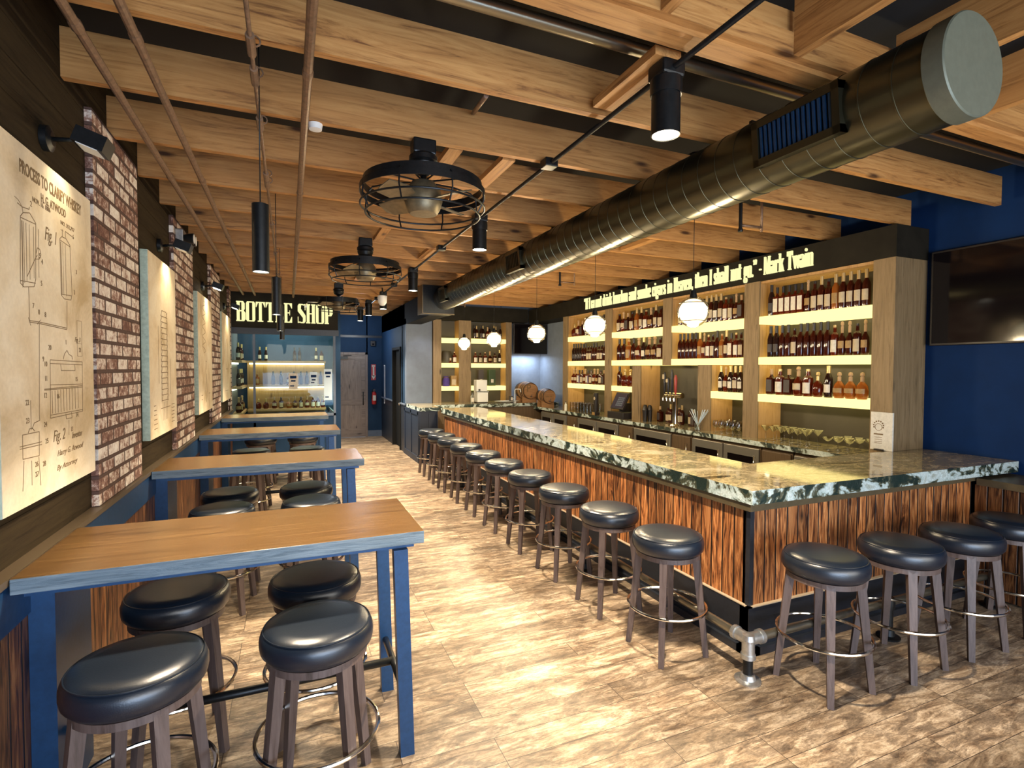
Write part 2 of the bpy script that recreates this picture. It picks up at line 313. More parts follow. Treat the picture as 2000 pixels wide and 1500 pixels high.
# ------------------------------------------------------------------ condensed fat-face lettering
def oct_(x0, x1, y0, y1, c=.10, d=.16): return [(x0+c, y0), (x1-c, y0), (x1, y0+d), (x1, y1-d), (x1-c, y1), (x0+c, y1), (x0, y1-d), (x0, y0+d)]
def glyph(ch):
    s, t, X = (.16 if ch in 'BOTLESHP' and ch.isupper() else .122), .05, .70; P = []; r = lambda x0, x1, y0, y1: P.append([(x0, y0), (x1, y0), (x1, y1), (x0, y1)])
    def bowl(x0, x1, y0, y1, L=s, Rr=s):     # ring with heavy sides
        c, d = .06, .09
        P.append([(x0+c, y0), (x0+L, y0), (x0+L, y1), (x0+c, y1), (x0, y1-d), (x0, y0+d)]); P.append([(x1-Rr, y0), (x1-c, y0), (x1, y0+d), (x1, y1-d), (x1-c, y1), (x1-Rr, y1)])
        r(x0+L, x1-Rr, y0, y0+t); r(x0+L, x1-Rr, y1-t, y1)
    def serif(x0, x1, y): r(x0-.04, x1+.04, y, y+.05) if y < .5 else r(x0-.04, x1+.04, y-.05, y)
    w = .46
    if ch == 'B': r(.03, .03+s, 0, 1); r(0, .3, 0, .05); r(0, .3, .95, 1); r(.2, .3, .49, .54); P.append([(.29, .52), (.40, .52), (.46, .62), (.46, .9), (.38, 1), (.29, 1)]); P.append([(.29, 0), (.42, 0), (.5, .1), (.5, .42), (.42, .52), (.29, .52)]); w = .5
    elif ch == 'O': bowl(0, .5, 0, 1); w = .5
    elif ch == 'T': r(.17, .17+s, 0, 1); r(.1, .41, 0, .05); r(0, .51, .95, 1); P.append([(0, .74), (.03, .74), (.12, .96), (0, .96)]); P.append([(.48, .74), (.51, .74), (.51, .96), (.39, .96)]); w = .51
    elif ch == 'L': r(.03, .03+s, 0, 1); serif(.03, .2, 0); serif(.03, .2, 1); r(.2, .46, 0, .05); P.append([(.46, 0), (.46, .3), (.43, .3), (.3, .04), (.3, 0)])
    elif ch == 'E': r(.03, .03+s, 0, 1); serif(.03, .2, 0); serif(.03, .2, 1); r(.2, .46, 0, .05); r(.2, .46, .95, 1); r(.2, .34, .48, .53); r(.31, .34, .38, .63); P.append([(.46, 0), (.46, .3), (.43, .3), (.3, .04), (.3, 0)]); P.append([(.46, 1), (.46, .74), (.43, .74), (.3, .96), (.3, 1)])
    elif ch == 'S': P.append([(0, .62), (0, .9), (.07, 1), (.3, 1), (.3, .95), (.2, .94), (.18, .75), (.42, .45), (.46, .38), (.46, .1), (.38, 0), (.16, 0), (.16, .05), (.28, .06), (.3, .1), (.3, .28)]); r(.41, .45, .68, 1); r(.3, .42, .93, .98); r(.0, .04, 0, .33); r(.04, .17, .02, .07)
    elif ch == 'H': r(.03, .2, 0, 1); r(.34, .51, 0, 1); [serif(a, b, y) for a, b in ((.03, .2), (.34, .51)) for y in (0, 1)]; r(.2, .34, .48, .53); w = .54
    elif ch == 'P': r(.03, .2, 0, 1); serif(.03, .2, 0); r(0, .3, .95, 1); r(.2, .3, .42, .47); P.append([(.29, .42), (.4, .42), (.48, .54), (.48, .9), (.4, 1), (.29, 1)]); w = .48
    elif ch == 'M': r(.0, .06, 0, 1); serif(0, .06, 0); P.append([(0, 1), (.16, 1), (.34, .1), (.26, 0)]); P.append([(.26, 0), (.32, 0), (.5, 1), (.44, 1)]); r(.42, .59, 0, 1); serif(.42, .59, 0); serif(.45, .59, 1); w = .62
    elif ch == 'I': r(.04, .21, 0, 1); serif(.04, .21, 0); serif(.04, .21, 1); w = .25
    elif ch in 'ld': w = .22 if ch == 'l' else .42; o = 0 if ch == 'l' else .22; r(.04+o, .18+o, 0, 1); r(o-.02, .1+o, .95, 1); serif(.03+o, .19+o, 0); ch == 'd' and bowl(0, .34, 0, X, s, .1)
    elif ch in 'bhk': r(.03, .16, 0, 1); r(-.02, .1, .95, 1)
    elif ch == 'i': r(.03, .2, 0, X); P.append(oct_(.03, .2, .8, .96, .05, .05)); serif(.03, .2, 0); w = .24
    elif ch in 'nmru': pass
    elif ch == 't': r(.04, .2, 0, .92); r(0, .3, X-.05, X); r(.2, .3, 0, .06); w = .3
    elif ch == 'f': r(.04, .2, 0, 1); r(0, .3, X-.05, X); r(.2, .32, .92, 1); w = .3
    elif ch == 'o': bowl(0, .4, 0, X); w = .4
    elif ch == 'c': bowl(0, .36, 0, X, s, .1); P.pop(-3); r(.26, .36, X-.25, X); r(.3, .36, 0, .2); w = .36
    elif ch == 'e': bowl(0, .38, 0, X, s, .1); P.pop(-3); P.append([(.24, .36), (.38, .36), (.38, X-.09), (.32, X), (.24, X)]); r(.1, .3, .34, .39); r(.32, .38, .0, .18); w = .38
    elif ch == 'a': r(.26, .39, 0, X-.05); r(.06, .3, X-.06, X); r(0, .12, X-.22, X-.03); bowl(0, .3, 0, .40, .12, .04); r(.39, .44, 0, .06); w = .43
    elif ch == 's': P.append([(0, .42), (0, .62), (.06, X), (.3, X), (.3, X-.2), (.2, X-.08), (.17, .52), (.36, .3), (.36, .08), (.28, 0), (.02, 0), (.02, .2), (.16, .07), (.2, .2)]); w = .36
    elif ch == 'g': bowl(0, .34, .14, X); r(.02, .1, -.02, .16); bowl(-.02, .36, -.26, .03, .1, .12); r(.3, .42, X-.08, X); w = .4
    elif ch in 'vw':
        P.append([(0, X), (.17, X), (.26, .12), (.2, 0)]); P.append([(.2, 0), (.26, 0), (.36, X), (.3, X)]); w = .36; r(-.03, .19, X-.05, X)
        if ch == 'w': P.append([(.27, X), (.42, X), (.52, .12), (.46, 0)]); P.append([(.46, 0), (.52, 0), (.62, X), (.56, X)]); w = .62
    elif ch == '.': P.append(oct_(0, .16, 0, .16, .05, .05)); w = .16
    elif ch == ',': P.append(oct_(0, .16, 0, .16, .05, .05)); P.append([(.08, .02), (.16, .04), (.12, -.14), (.04, -.16)]); w = .16
    elif ch == '-': r(0, .2, .3, .38); w = .2
    elif ch in '\u201c\u201d':
        for o in (0, .2): P.append(oct_(o, .14+o, .84, .98, .04, .04) if ch == '\u201d' else oct_(o, .14+o, .72, .86, .04, .04)); P.append([(.06+o, .86), (.14+o, .88), (.1+o, .7), (.03+o, .68)] if ch == '\u201d' else [(o, .8), (.07+o, .82), (.12+o, 1), (.04+o, .98)])
        w = .34
    elif ch == ' ': w = .26
    if ch == 'b': bowl(.1, .42, 0, X, .05, s); w = .42
    if ch in 'hn' or ch == 'm':
        if ch != 'h': r(.03, .16, 0, X); r(-.02, .1, X-.05, X)
        serif(.03, .16, 0)
        for o in ((0, .25) if ch == 'm' else (0,)): P.append([(.30+o, 0), (.44+o, 0), (.44+o, X-.08), (.38+o, X), (.30+o, X)]); r(.15+o, .32+o, X-.07, X-.01); serif(.28+o, .43+o, 0)
        w = .73 if ch == 'm' else .48
    if ch == 'r': r(.03, .17, 0, X); r(-.02, .1, X-.05, X); serif(.03, .19, 0); P.append(oct_(.22, .37, X-.2, X, .05, .05)); w = .37
    if ch == 'u': r(.02, .15, .0, X); r(-.02, .1, X-.05, X); r(.30, .43, 0, X); r(.17, .3, 0, .06); r(.4, .5, 0, .05); w = .48
    if ch == 'k': P.append([(.19, .3), (.34, X), (.42, X), (.24, .26)]); P.append([(.2, .42), (.3, .5), (.48, 0), (.3, 0)]); serif(.03, .19, 0); r(.28, .5, 0, .05); r(.28, .46, X-.05, X); w = .48
    return P, w
def lettering(mb, txt, origin, u, width, height, depth, gap=.06):
    u = Vector(u); n = Vector((0, 0, 1)); d = Vector(depth); tot = sum(glyph(c)[1]+gap for c in txt)-gap; k = width/tot; x = 0
    for ch in txt:
        P, w_ = glyph(ch)
        for q in P: mb.prism([Vector(origin)+u*(x+a)*k+n*b*height for a, b in q], d)
        x += w_+gap
def plain_text(txt, origin, u, height, mat, parent, width=None, nrm=(1, 0, 0), depth=.0012, off=.0, name='printed_text', shear=0):
    cu = bpy.data.curves.new('t', 'FONT'); cu.body = txt; cu.size = 1; cu.extrude = .5; cu.offset = off; cu.shear = shear; cu.resolution_u = 3
    o = bpy.data.objects.new('t', cu); C.objects.link(o); dg = bpy.context.evaluated_depsgraph_get(); me = bpy.data.meshes.new_from_object(o.evaluated_get(dg)); bpy.data.objects.remove(o)
    xs = [v.co.x for v in me.vertices]; ys = [v.co.y for v in me.vertices]; x0, x1, y0, y1 = min(xs), max(xs), min(ys), max(ys)
    ky = height/(y1-y0); kx = width/(x1-x0) if width else ky; u = Vector(u); n = Vector(nrm)
    for v in me.vertices: v.co = Vector(origin)+u*(v.co.x-x0)*kx+Vector((0, 0, 1))*(v.co.y-y0)*ky+n*(v.co.z+.5)*depth
    return link(name, me, mat, parent)

# ================================================================== THE ROOM
struct('floor', MB().box(-1.1, 5.8, -2.7, 14.6, -.06, 0), 'floor_planks')
struct('ceiling', MB().box(-1.1, 5.8, -2.7, 14.6, 3.56, 3.62), 'deck_black')
wl = struct('wall_left', MB().box(-1.12, -.985, -2.7, 10.72, .86, 3.56), 'cladding_wood')
b = MB()
for k in range(17):                                   # shadow gaps between the boards of the left wall
    z = 1.10+k*.148
    b.box(-.986, -.982, -2.6, 10.7, z, z+.139)
struct('cladding_board', b, 'cladding_wood', wl)
struct('wall_left_lower', MB().box(-1.12, -.945, -2.7, 10.72, .02, .90), 'wainscot_planks')
struct('trim_1', MB().box(-.985, -.925, -2.7, 10.72, 1.045, 1.072), 'ledge_wood')
struct('trim_2', MB().box(-.985, -.935, -2.7, 10.72, .87, 1.044), 'blue_metal')
struct('wall_right', MB().box(5.62, 5.75, -2.7, 9.46, 0, 3.56), 'blue_wall')
struct('wall_nook', MB().box(5.62, 5.75, 9.46, 11.6, 0, 3.56), 'nook_wall')
struct('wall_far', MB().box(4.6, 5.62, 11.48, 11.6, 0, 3.56).box(2.3, 4.6, 11.52, 11.6, 0, 3.56), 'nook_wall')
struct('wall_hall_upper', MB().box(2.3, 2.86, 11.15, 11.30, 1.07, 2.88), 'slate_wall')
struct('wall_hall_side', MB().box(2.3, 2.42, 11.30, 11.74, 1.05, 3.2).box(2.3, 2.42, 12.62, 14.4, 1.05, 3.2).box(2.3, 2.42, 11.74, 12.62, 2.27, 3.2), 'navy_wall')
struct('wall_hall_lower', MB().box(2.29, 2.42, 11.30, 11.74, 0, 1.03).box(2.29, 2.42, 12.62, 14.4, 0, 1.03), 'kick_black')['kind'] = 'structure'
struct('trim_3', MB().box(2.265, 2.30, 11.2, 11.74, 1.03, 1.06).box(2.265, 2.30, 12.62, 14.4, 1.03, 1.06), 'slate_wall')
b = MB().box(2.29, 2.66, 9.93, 10.0, 0, 1.0).box(2.29, 2.34, 10.0, 11.3, 0, 1.0)
for x in (2.32, 2.49, 2.645): b.box(x-.012, x+.012, 9.918, 9.93, .1, .95)
b.box(2.27, 2.67, 9.90, 9.93, 0, .1)
for y in (9.98, 10.62, 11.24): b.box(2.275, 2.29, y-.04, y+.04, .1, .98)
b.box(2.27, 2.29, 9.93, 11.3, 0, .12).box(2.275, 2.29, 9.93, 11.3, .92, 1.0)
struct('wall_half', b, 'dark_navy')
struct('wall_hall_end', MB().box(.82, 1.12, 14.32, 14.45, 0, 3.56).box(1.90, 2.3, 14.32, 14.45, 0, 3.56).box(1.08, 1.93, 14.32, 14.45, 2.20, 3.56), 'navy_wall')
struct('baseboard_hall', MB().box(1.93, 2.29, 14.30, 14.32, 0, .16), 'slate_wall')
struct('trim_4', MB().box(.82, 2.3, 14.28, 14.32, 2.62, 2.68), 'kick_black')
struct('wall_soffit', MB().box(2.3, 2.62, 9.0, 14.4, 2.76, 3.2), 'black_paint')
# shop front behind the camera: piers, sill, head, mullions, panes
b = MB().box(-1.1, -.85, -2.8, -2.66, 0, 3.56).box(5.5, 5.8, -2.8, -2.66, 0, 3.56).box(-.85, 5.5, -2.8, -2.66, 0, .3).box(-.85, 5.5, -2.8, -2.66, 2.95, 3.56)
for x in (.7, 2.3, 3.9): b.box(x-.05, x+.05, -2.8, -2.66, .3, 2.95)
struct('wall_front', b, 'black_paint')
for i, (a, c) in enumerate(((-.85, .65), (.75, 2.25), (2.35, 3.85), (3.95, 5.5))): struct('window_%d' % (i+1), MB().box(a, c, -2.735, -2.725, .3, 2.95), 'pane_glass')

def ordn(i): return ['first', 'second', 'third', 'fourth', 'fifth', 'sixth', 'seventh', 'eighth', 'ninth', 'tenth', 'eleventh', 'twelfth', 'thirteenth', 'fourteenth', 'fifteenth', 'sixteenth', 'seventeenth', 'eighteenth', 'nineteenth', 'twentieth'][i]
# ---- joists across the room
jb = MB().box(-.98, 5.46, -.0225, .0225, 0, .235); me_j = None
for k in range(18):
    y = 2.49+.69*k
    x1 = 5.46 if y < 9 else (5.46 if y < 11 else 2.6)
    o = MB().box(-.98, x1, -.0225, .0225, 0, .235).done('ceiling_joist', 'beam_wood')
    o.location = (0, y, 3.2); tag(o, 'wooden joist spanning the room, %s one beyond the doubled header beam' % ordn(k), 'joist', 'joists across the ceiling')
o = MB().box(-.98, 5.46, -.06, .04, 0, .25).done('header_beam', 'beam_wood'); o.location = (0, 1.80, 3.2)
tag(o, 'doubled wooden header beam above the nearest black can light', 'beam')
o = MB().box(1.0, 5.4, -.10, -.06, .0, .10).done('ledger_strip', 'beam_wood'); o.location = (0, 1.80, 3.225)
tag(o, 'narrow wooden ledger strip along the doubled header beam', 'beam')
for i, x in enumerate((1.37, 2.10, 2.81, 3.52, 4.23, 4.94)):
    o = MB().box(-.024, .024, -4.3, -.10, 0, .26).done('stair_joist', 'beam_wood_y'); o.location = (x, 1.80, 3.225)
    tag(o, 'short joist running toward the camera from the header beam, %s from the left' % ordn(i), 'joist', 'joists in front of the header beam')
bl = [(1.55, 1.88, 2.45), (.98, 3.2, 3.84), (1.25, 3.88, 4.54), (1.35, 3.22, 3.84), (.9, 5.28, 5.9), (1.55, 5.98, 6.6), (1.0, 8.05, 8.66), (3.2, 3.2, 3.84), (3.6, 4.6, 5.2)]
for i, (x, y0, y1) in enumerate(bl):
    o = MB().box(-.045 if i else -.07, .045 if i else .07, 0, y1-y0-.06, 0, .04).done('blocking_board', 'beam_wood_y'); o.location = (x, y0+.02, 3.2)
    tag(o, 'short blocking board between joists, %s going back from the header' % ordn(i), 'board', 'blocking boards between joists')
for i, (x, y0) in enumerate(((.94, 2.56), (1.02, 3.3), (.72, 4.62), (.9, 5.98), (1.1, 7.3))):
    o = MB().tube([(0, 0, .02), (.12, .56, .2)], .014, 6).done('cross_brace', 'rusty_pipe'); o.location = (x, y0, 3.2)
    tag(o, 'thin dark cross brace between joists, %s going back' % ordn(i), 'brace', 'metal braces between joists')
o = MB().tube([(-.9, 2.13, 3.36), (5.4, 2.13, 3.36)], .03, 12).done('gas_pipe', 'steel_pipe'); tag(o, 'dark steel pipe running crosswise in the gap behind the header beam', 'pipe')
# ---- ceiling pipes running away along the left
for x, r, lab in ((-.74, .019, 'brown sprinkler pipe nearest the left wall under the joists'), (-.548, .019, 'brown sprinkler pipe second from the left wall under the joists'), (.09, .02, 'brown sprinkler pipe right of the clamped tube under the joists')):
    b = MB().tube([(x, -2.5, 3.14), (x, 10.62, 3.14)], r, 10)
    for y in (1.4, 2.55, 4.3, 6.0, 7.7, 9.4): b.lathe([(r+.001, -.03), (r+.004, -.02), (r+.004, .02), (r+.001, .03)], (x, y, 3.14), 10, 'y')
    o = tag(b.done('sprinkler_pipe', 'rusty_pipe'), lab, 'pipe', 'pipes under the joists')
t = thing('clamped_tube', 'thin dark tube with ring clamps hanging between the sprinkler pipes', 'pipe', (-.13, 2, 3.14))
MB().tube([(-.13, -2.5, 3.14), (-.13, 10.6, 3.14)], .009, 8).done('tube', 'rusty_pipe', t)
for y in (2.35, 2.6, 3.1, 3.95, 4.1, 5.3, 6.6, 8.1):
    b = MB().tube([(-.13, y, 3.14), (-.13, y+.14, 3.14)], .018, 8); b.tube([(-.118+.022*math.cos(a*PI/5), y+.1, 3.175+.022*math.sin(a*PI/5)) for a in range(10)], .004, 5, closed=True); b.done('clamp', 'rusty_pipe', t)
# ---- conduit with can lights
t = thing('conduit', 'dark metal conduit with junction boxes running back under the joists', 'conduit', (1.58, 2, 3.15))
MB().tube([(1.58, -2.5, 3.165), (1.58, 12.9, 3.165)], .013, 8).done('tube', 'black_metal', t)
for y in (3.11, 5.75, 8.6, 10.4): MB().box(1.535, 1.625, y-.045, y+.045, 3.14, 3.195, .006).done('junction_box', 'black_metal', t)
def can(x, y, z0, z1, r, lab, grp, e, name='can_light', mount=True):
    t = thing(name, lab, 'lamp', (x, y, z1), grp)
    MB().lathe([(r*.2, z1), (r, z1-.01), (r, z0), (r*.93, z0), (r*.93, z0+.03), (0, z0+.03)], (x, y, 0), 28).done('lamp_housing', 'black_metal', t)
    MB().lathe([(0, z0+.004), (r*.9, z0+.004), (r*.9, z0+.008), (0, z0+.008)], (x, y, 0), 24).done('lamp_disc', 'lamp_disc', t)
    if mount:
        MB().box(x-.06, x+.06, y-.06, y+.06, 3.13, 3.20, .012).lathe([(r*1.08, 3.06), (r*1.12, 3.10), (r*1.1, 3.13)], (x, y, 0), 24).done('mounting_box', 'black_metal', t)
    else:
        MB().tube([(x, y, z1), (x, y, 3.56)], .003, 5).done('cord', 'black_metal', t)
    if e: light('can_glow', 'SPOT', (x, y, z0-.015), e, (1, .83, .6), .045, aim=(x, y, 0), spot=105, blend=.7)
    return t
for i, y in enumerate((1.95, 4.47, 7.2, 9.67, 10.95, 12.3)): can(1.58 if i < 4 else 1.5, y, 2.885, 3.13, .064, 'black cylinder can light on the conduit, %s going back from the header' % ordn(i), 'can lights on the conduit', 330 if i < 5 else 330*.4)
for i, y in enumerate((2.74, 4.9, 7.05, 9.2)): can(-.115 if i == 0 else -.09, y, 2.275, 2.60, .037, 'slim black cylinder pendant hanging over the %s bar table from the camera' % ordn(i), 'pendants over the bar tables', 140, 'pendant_light', False)
# ---- black duct
t = thing('spiral_duct', 'large dark olive spiral duct hanging below the joists with grilles', 'duct', (2.39, 1.18, 2.985))
b = MB(); prof = []; y = 1.24
while y < 8.5: prof += [(.188, y), (.188, y+.118), (.1905, y+.119), (.1905, y+.124), (.188, y+.126)]; y += .134
b.lathe(prof, (2.39, 0, 2.985), 56, 'y'); b.done('duct_tube', 'duct_metal', t)
MB().lathe([(0, 1.175), (.190, 1.175), (.195, 1.18), (.195, 1.25), (.188, 1.255)], (2.39, 0, 2.985), 56, 'y').done('end_cap', 'duct_cap', t)
for y0, y1 in ((1.56, 2.02), (4.95, 5.35), (7.75, 8.1)):
    def gp(u, v, h):                                       # grille plane on the lower left of the duct
        a = math.radians(186); c, s_ = math.cos(a), math.sin(a); return (2.39+c*(.188+h)-s_*v, u, 2.985+s_*(.188+h)+c*v)
    def gbox(b, u0, u1, v0, v1, h0, h1): b.prism([gp(u0, v0, h0), gp(u1, v0, h0), gp(u1, v1, h0), gp(u0, v1, h0)], Vector(gp(0, 0, h1))-Vector(gp(0, 0, h0)))
    b = MB(); m = .035
    gbox(b, y0, y1, -.11, -.11+m, -.03, .02); gbox(b, y0, y1, .11-m, .11, -.03, .02); gbox(b, y0, y0+m, -.11, .11, -.03, .02); gbox(b, y1-m, y1, -.11, .11, -.03, .02)
    g = b.done('grille_frame', 'duct_metal', t)
    b = MB(); gbox(b, y0+m, y1-m, -.08, .08, -.02, -.015); b.done('grille_back', 'deck_black', g)
    n = 15 if y0 < 3 else 8; b = MB()
    for k in range(n): u = y0+m+(y1-y0-2*m)*(k+.5)/n; gbox(b, u-.006, u+.006, -.078, .078, -.012, .012)
    b.done('grille_slats', 'blue_metal' if y0 < 3 else 'duct_metal', g)
for y in (2.2, 4.6, 7.0):
    MB().box(2.375, 2.405, y, y+.02, 3.17, 3.21).done('duct_strap', 'black_metal', t)
t = thing('duct_plenum', 'black sheet metal box holding the far end of the spiral duct', 'duct', (2.28, 8.7, 2.96))
MB().box(2.03, 2.56, 8.5, 8.85, 2.73, 3.19).done('box_body', 'black_metal', t)
MB().box(2.02, 2.03, 8.5, 8.85, 2.72, 3.19).box(2.03, 2.56, 8.49, 8.5, 2.715, 2.73).done('lit_box_edge', 'trim_bronze', t)  # bronze lip; left face of the black box painted paler as if lit

# ---- caged ceiling fans
def fan(x, y, lab, rot, R0=.37):
    t = thing('ceiling_fan', lab, 'fan', (x, y, 3.2), 'caged ceiling fans')
    MB().box(x-.07, x+.07, y-.05, y+.05, 3.11, 3.2, .01).lathe([(.07, 3.115), (.085, 3.10), (.085, 3.075), (.075, 3.07), (.082, 3.055), (.07, 3.02), (.03, 2.995), (.02, 2.99)], (x, y, 0), 28).done('canopy', 'black_metal', t)
    MB().tube([(x, y, 3.0), (x, y, 2.93)], .018, 10).done('downrod', 'black_metal', t)
    for z, hh, rr in ((2.925, .022, R0-.02), (2.885, .018, R0)):
        MB().lathe([(rr, z-hh), (rr+.004, z-hh), (rr+.004, z+hh), (rr, z+hh), (rr, z-hh)], (x, y, 0), 64).done('cage_band', 'black_metal', t)
    for z, rr in ((2.80, R0), (2.752, R0-.03)): MB().ring((x, y, z), rr, .006).done('cage_ring', 'black_metal', t)
    b = MB()
    for k in range(8):
        a = rot+k*PI/4; c, s_ = math.cos(a), math.sin(a); b.tube([(x+c*r, y+s_*r, z) for r, z in ((.05, 2.955), (.2, 2.96), (.33, 2.945), (R0, 2.90), (R0+.005, 2.82), (R0-.03, 2.752))], .005, 6)
    b.done('cage_ribs', 'black_metal', t)
    MB().lathe([(.0, 2.95), (.07, 2.95), (.105, 2.90), (.115, 2.84), (.10, 2.79), (.085, 2.765), (.08, 2.76), (0, 2.758)], (x, y, 0), 32).done('motor', 'fan_bronze', t)
    for k in range(4):
        a = rot+.4+k*PI/2; b = MB(); c, s_ = math.cos(a), math.sin(a)
        def q(r, wv, z): return (x+c*r-s_*wv, y+s_*r+c*wv, z)
        pts = [q(.09, -.03, 2.83), q(.18, -.075, 2.815), q(.31, -.07, 2.82), q(.335, -.02, 2.83), q(.33, .05, 2.86), q(.18, .06, 2.865), q(.09, .03, 2.85)]
        b.prism(pts, (0, 0, .006)); b.done('fan_blade', 'fan_bronze', t)
fan(.76, 3.17, 'black caged ceiling fan nearest the camera', .2)
fan(.76, 5.78, 'black caged ceiling fan in the middle of the row', .5)
fan(.76, 9.0, 'small looking black caged ceiling fan farthest down the room', .1, .32)

# ---- wall: brick panels, ledge, picture lights, prints
for i, (y0, y1) in enumerate(((3.47, 4.37), (5.60, 6.63), (8.05, 9.06), (10.42, 10.72))):
    o = MB().box(-.9815, -.948, y0, y1, 1.073, 3.2).done('brick_panel', 'whitewashed_brick'); tag(o, 'whitewashed brick panel on the left wall, %s' % ('right of the nearest print', 'between second and third prints', 'between third and fourth prints', 'narrow strip beside the shop sign')[i], 'brick panel', 'brick panels on the left wall')
pr = [(2.385, 3.352), (4.545, 5.53), (6.80, 7.95), (9.12, 10.33)]
prl = ['framed whiskey still drawing on aged canvas, nearest the camera', 'tall canvas print of a barrel column diagram, second along the wall', 'canvas print with coil drawing, third along the wall', 'canvas print farthest along the wall beside the shop']
prints = []
for i, (y0, y1) in enumerate(pr):
    t = thing('canvas_print', prl[i], 'canvas print', (-.93, (y0+y1)/2, 1.29), 'canvas prints on the left wall'); prints.append(t)
    MB().box(-.931, -.929, y0+.002, y1-.002, 1.292, 2.678).done('printed_face', 'aged_paper', t)
    MB().box(-.98, -.931, y0, y1, 1.29, 2.68, .003).done('canvas_wrap', 'canvas_side', t)
def strokes(lines, parent, r=.0015, name='line_drawing'):
    b = MB()
    for pts in lines:
        for (ya, za), (yb, zb) in zip(pts, pts[1:]):
            d = Vector((0, yb-ya, zb-za)); L = d.length
            if L < 1e-4: continue
            n = Vector((0, -d.z, d.y))/L*r; a = Vector((-.929, ya, za)); e = Vector((-.929, yb, zb)); b.prism([a-n, e-n, e+n, a+n], (.0008, 0, 0))
    b.done(name, 'ink', parent)
POSTER = {'tank1': [(2.574, 2.398), (2.561, 2.144), (2.59, 2.134), (2.678, 2.147), (2.694, 2.18), (2.706, 2.404), (2.653, 2.431), (2.596, 2.417), (2.574, 2.398)], 't1a': [(2.574, 2.394), (2.706, 2.4)], 't1b': [(2.562, 2.154), (2.693, 2.163)], 't1c': [(2.596, 2.417), (2.589, 2.437), (2.552, 2.442)], 't1d': [(2.589, 2.437), (2.649, 2.444), (2.65, 2.454)], 't1e': [(2.618, 2.178), (2.694, 2.261), (2.713, 2.279)], 't1f': [(2.699, 2.278), (2.715, 2.308), (2.738, 2.307), (2.747, 2.286), (2.731, 2.266), (2.703, 2.261)], 'tank2': [(2.946, 2.397), (2.949, 2.149), (2.983, 2.135), (3.062, 2.139), (3.076, 2.167), (3.064, 2.39), (3.017, 2.413), (2.97, 2.411), (2.946, 2.397)], 't2a': [(2.946, 2.392), (3.064, 2.385)], 't2b': [(2.95, 2.153), (3.07, 2.159)], 't2c': [(2.975, 2.412), (2.977, 2.445)], 't2d': [(3.011, 2.416), (3.012, 2.444), (3.092, 2.439)], 'p1': [(2.629, 2.14), (2.63, 2.003)], 'p2': [(2.63, 2.003), (2.717, 2.004), (3.005, 1.998)], 'p2b': [(2.631, 2.009), (2.718, 2.01), (3.006, 2.005)], 'p3': [(3.013, 2.129), (3.006, 2.0)], 'p4': [(2.717, 2.004), (2.698, 1.635)], 'bx': [(2.814, 1.858), (3.191, 1.853), (3.184, 1.612), (2.805, 1.611), (2.814, 1.858)], 'bx1': [(2.813, 1.843), (3.19, 1.838)], 'bx2': [(2.751, 1.736), (3.184, 1.737)], 'bx3': [(2.751, 1.732), (3.184, 1.73)], 'bx4': [(2.808, 1.752), (3.184, 1.745)], 'bx5': [(2.806, 1.624), (3.184, 1.62)], 's0': [(2.827, 1.725), (2.827, 1.629)], 's1': [(2.857, 1.726), (2.857, 1.629)], 's2': [(2.888, 1.727), (2.888, 1.629)], 's3': [(2.919, 1.728), (2.919, 1.629)], 's4': [(2.951, 1.729), (2.952, 1.63)], 's5': [(2.984, 1.73), (2.985, 1.63)], 's6': [(3.018, 1.731), (3.019, 1.63)], 's7': [(3.053, 1.732), (3.054, 1.63)], 's8': [(3.089, 1.733), (3.09, 1.631)], 's9': [(3.126, 1.734), (3.126, 1.631)], 'v1': [(2.926, 1.839), (2.931, 1.812), (3.095, 1.811), (3.09, 1.84)], 'v2': [(2.956, 1.862), (2.969, 1.885), (3.0, 1.904), (3.023, 1.886), (3.06, 1.878), (3.066, 1.863)], 'f1': [(2.972, 1.617), (2.977, 1.593), (3.044, 1.592), (3.039, 1.618)], 'f2': [(3.007, 1.586), (3.003, 1.516)], 'w1': [(2.548, 1.57), (2.694, 1.567), (2.689, 1.47), (2.547, 1.478), (2.548, 1.57)], 'w2': [(2.525, 1.519), (2.715, 1.512)], 'w3': [(2.525, 1.528), (2.715, 1.523)], 'w4': [(2.623, 1.697), (2.621, 1.581)], 'w5': [(2.595, 1.572), (2.608, 1.587), (2.631, 1.588), (2.652, 1.574)], 'w6': [(2.619, 1.461), (2.619, 1.364)], 'w7': [(2.555, 1.471), (2.541, 1.357)], 'w8': [(2.684, 1.465), (2.697, 1.348)], 'w9': [(2.63, 1.584), (2.65, 1.606), (2.701, 1.612), (2.698, 1.635)]}
strokes(list(POSTER.values()), prints[0])
hat = []                                                    # hatching on the still columns
for k in range(7): hat.append([(2.58+.004*k*k, 2.13+.01*k), (2.583+.004*k*k, 2.385)])
for k in range(4): hat.append([(2.955+.006*k*k, 2.15), (2.953+.006*k*k, 2.385)])
for z in (1.94, 2.05, 1.88): hat.append([(3.13, z), (3.19, z)])
hat += [[(3.13, 1.88), (3.13, 2.05), (3.19, 2.05), (3.19, 1.88)]]
hat += [[(2.53, 2.46), (2.56, 2.455), (2.589, 2.437)], [(2.96, 2.44), (2.99, 2.44)], [(2.62, 2.02), (2.64, 1.99)], [(2.70, 2.0), (2.73, 2.02)]]
strokes(hat, prints[0], .0009, 'hatching')
U = (0, 1, 0)
plain_text('PROCESS TO CLARIFY WHISKEY', (-.929, 2.575, 2.565), U, .052, 'ink', prints[0], .64, off=.02)
plain_text('H. G. ATWOOD', (-.929, 2.76, 2.505), U, .036, 'ink', prints[0], .26, off=.015)
plain_text('NOV. 16. 1886', (-.929, 2.68, 2.484), U, .020, 'ink', prints[0], .17)
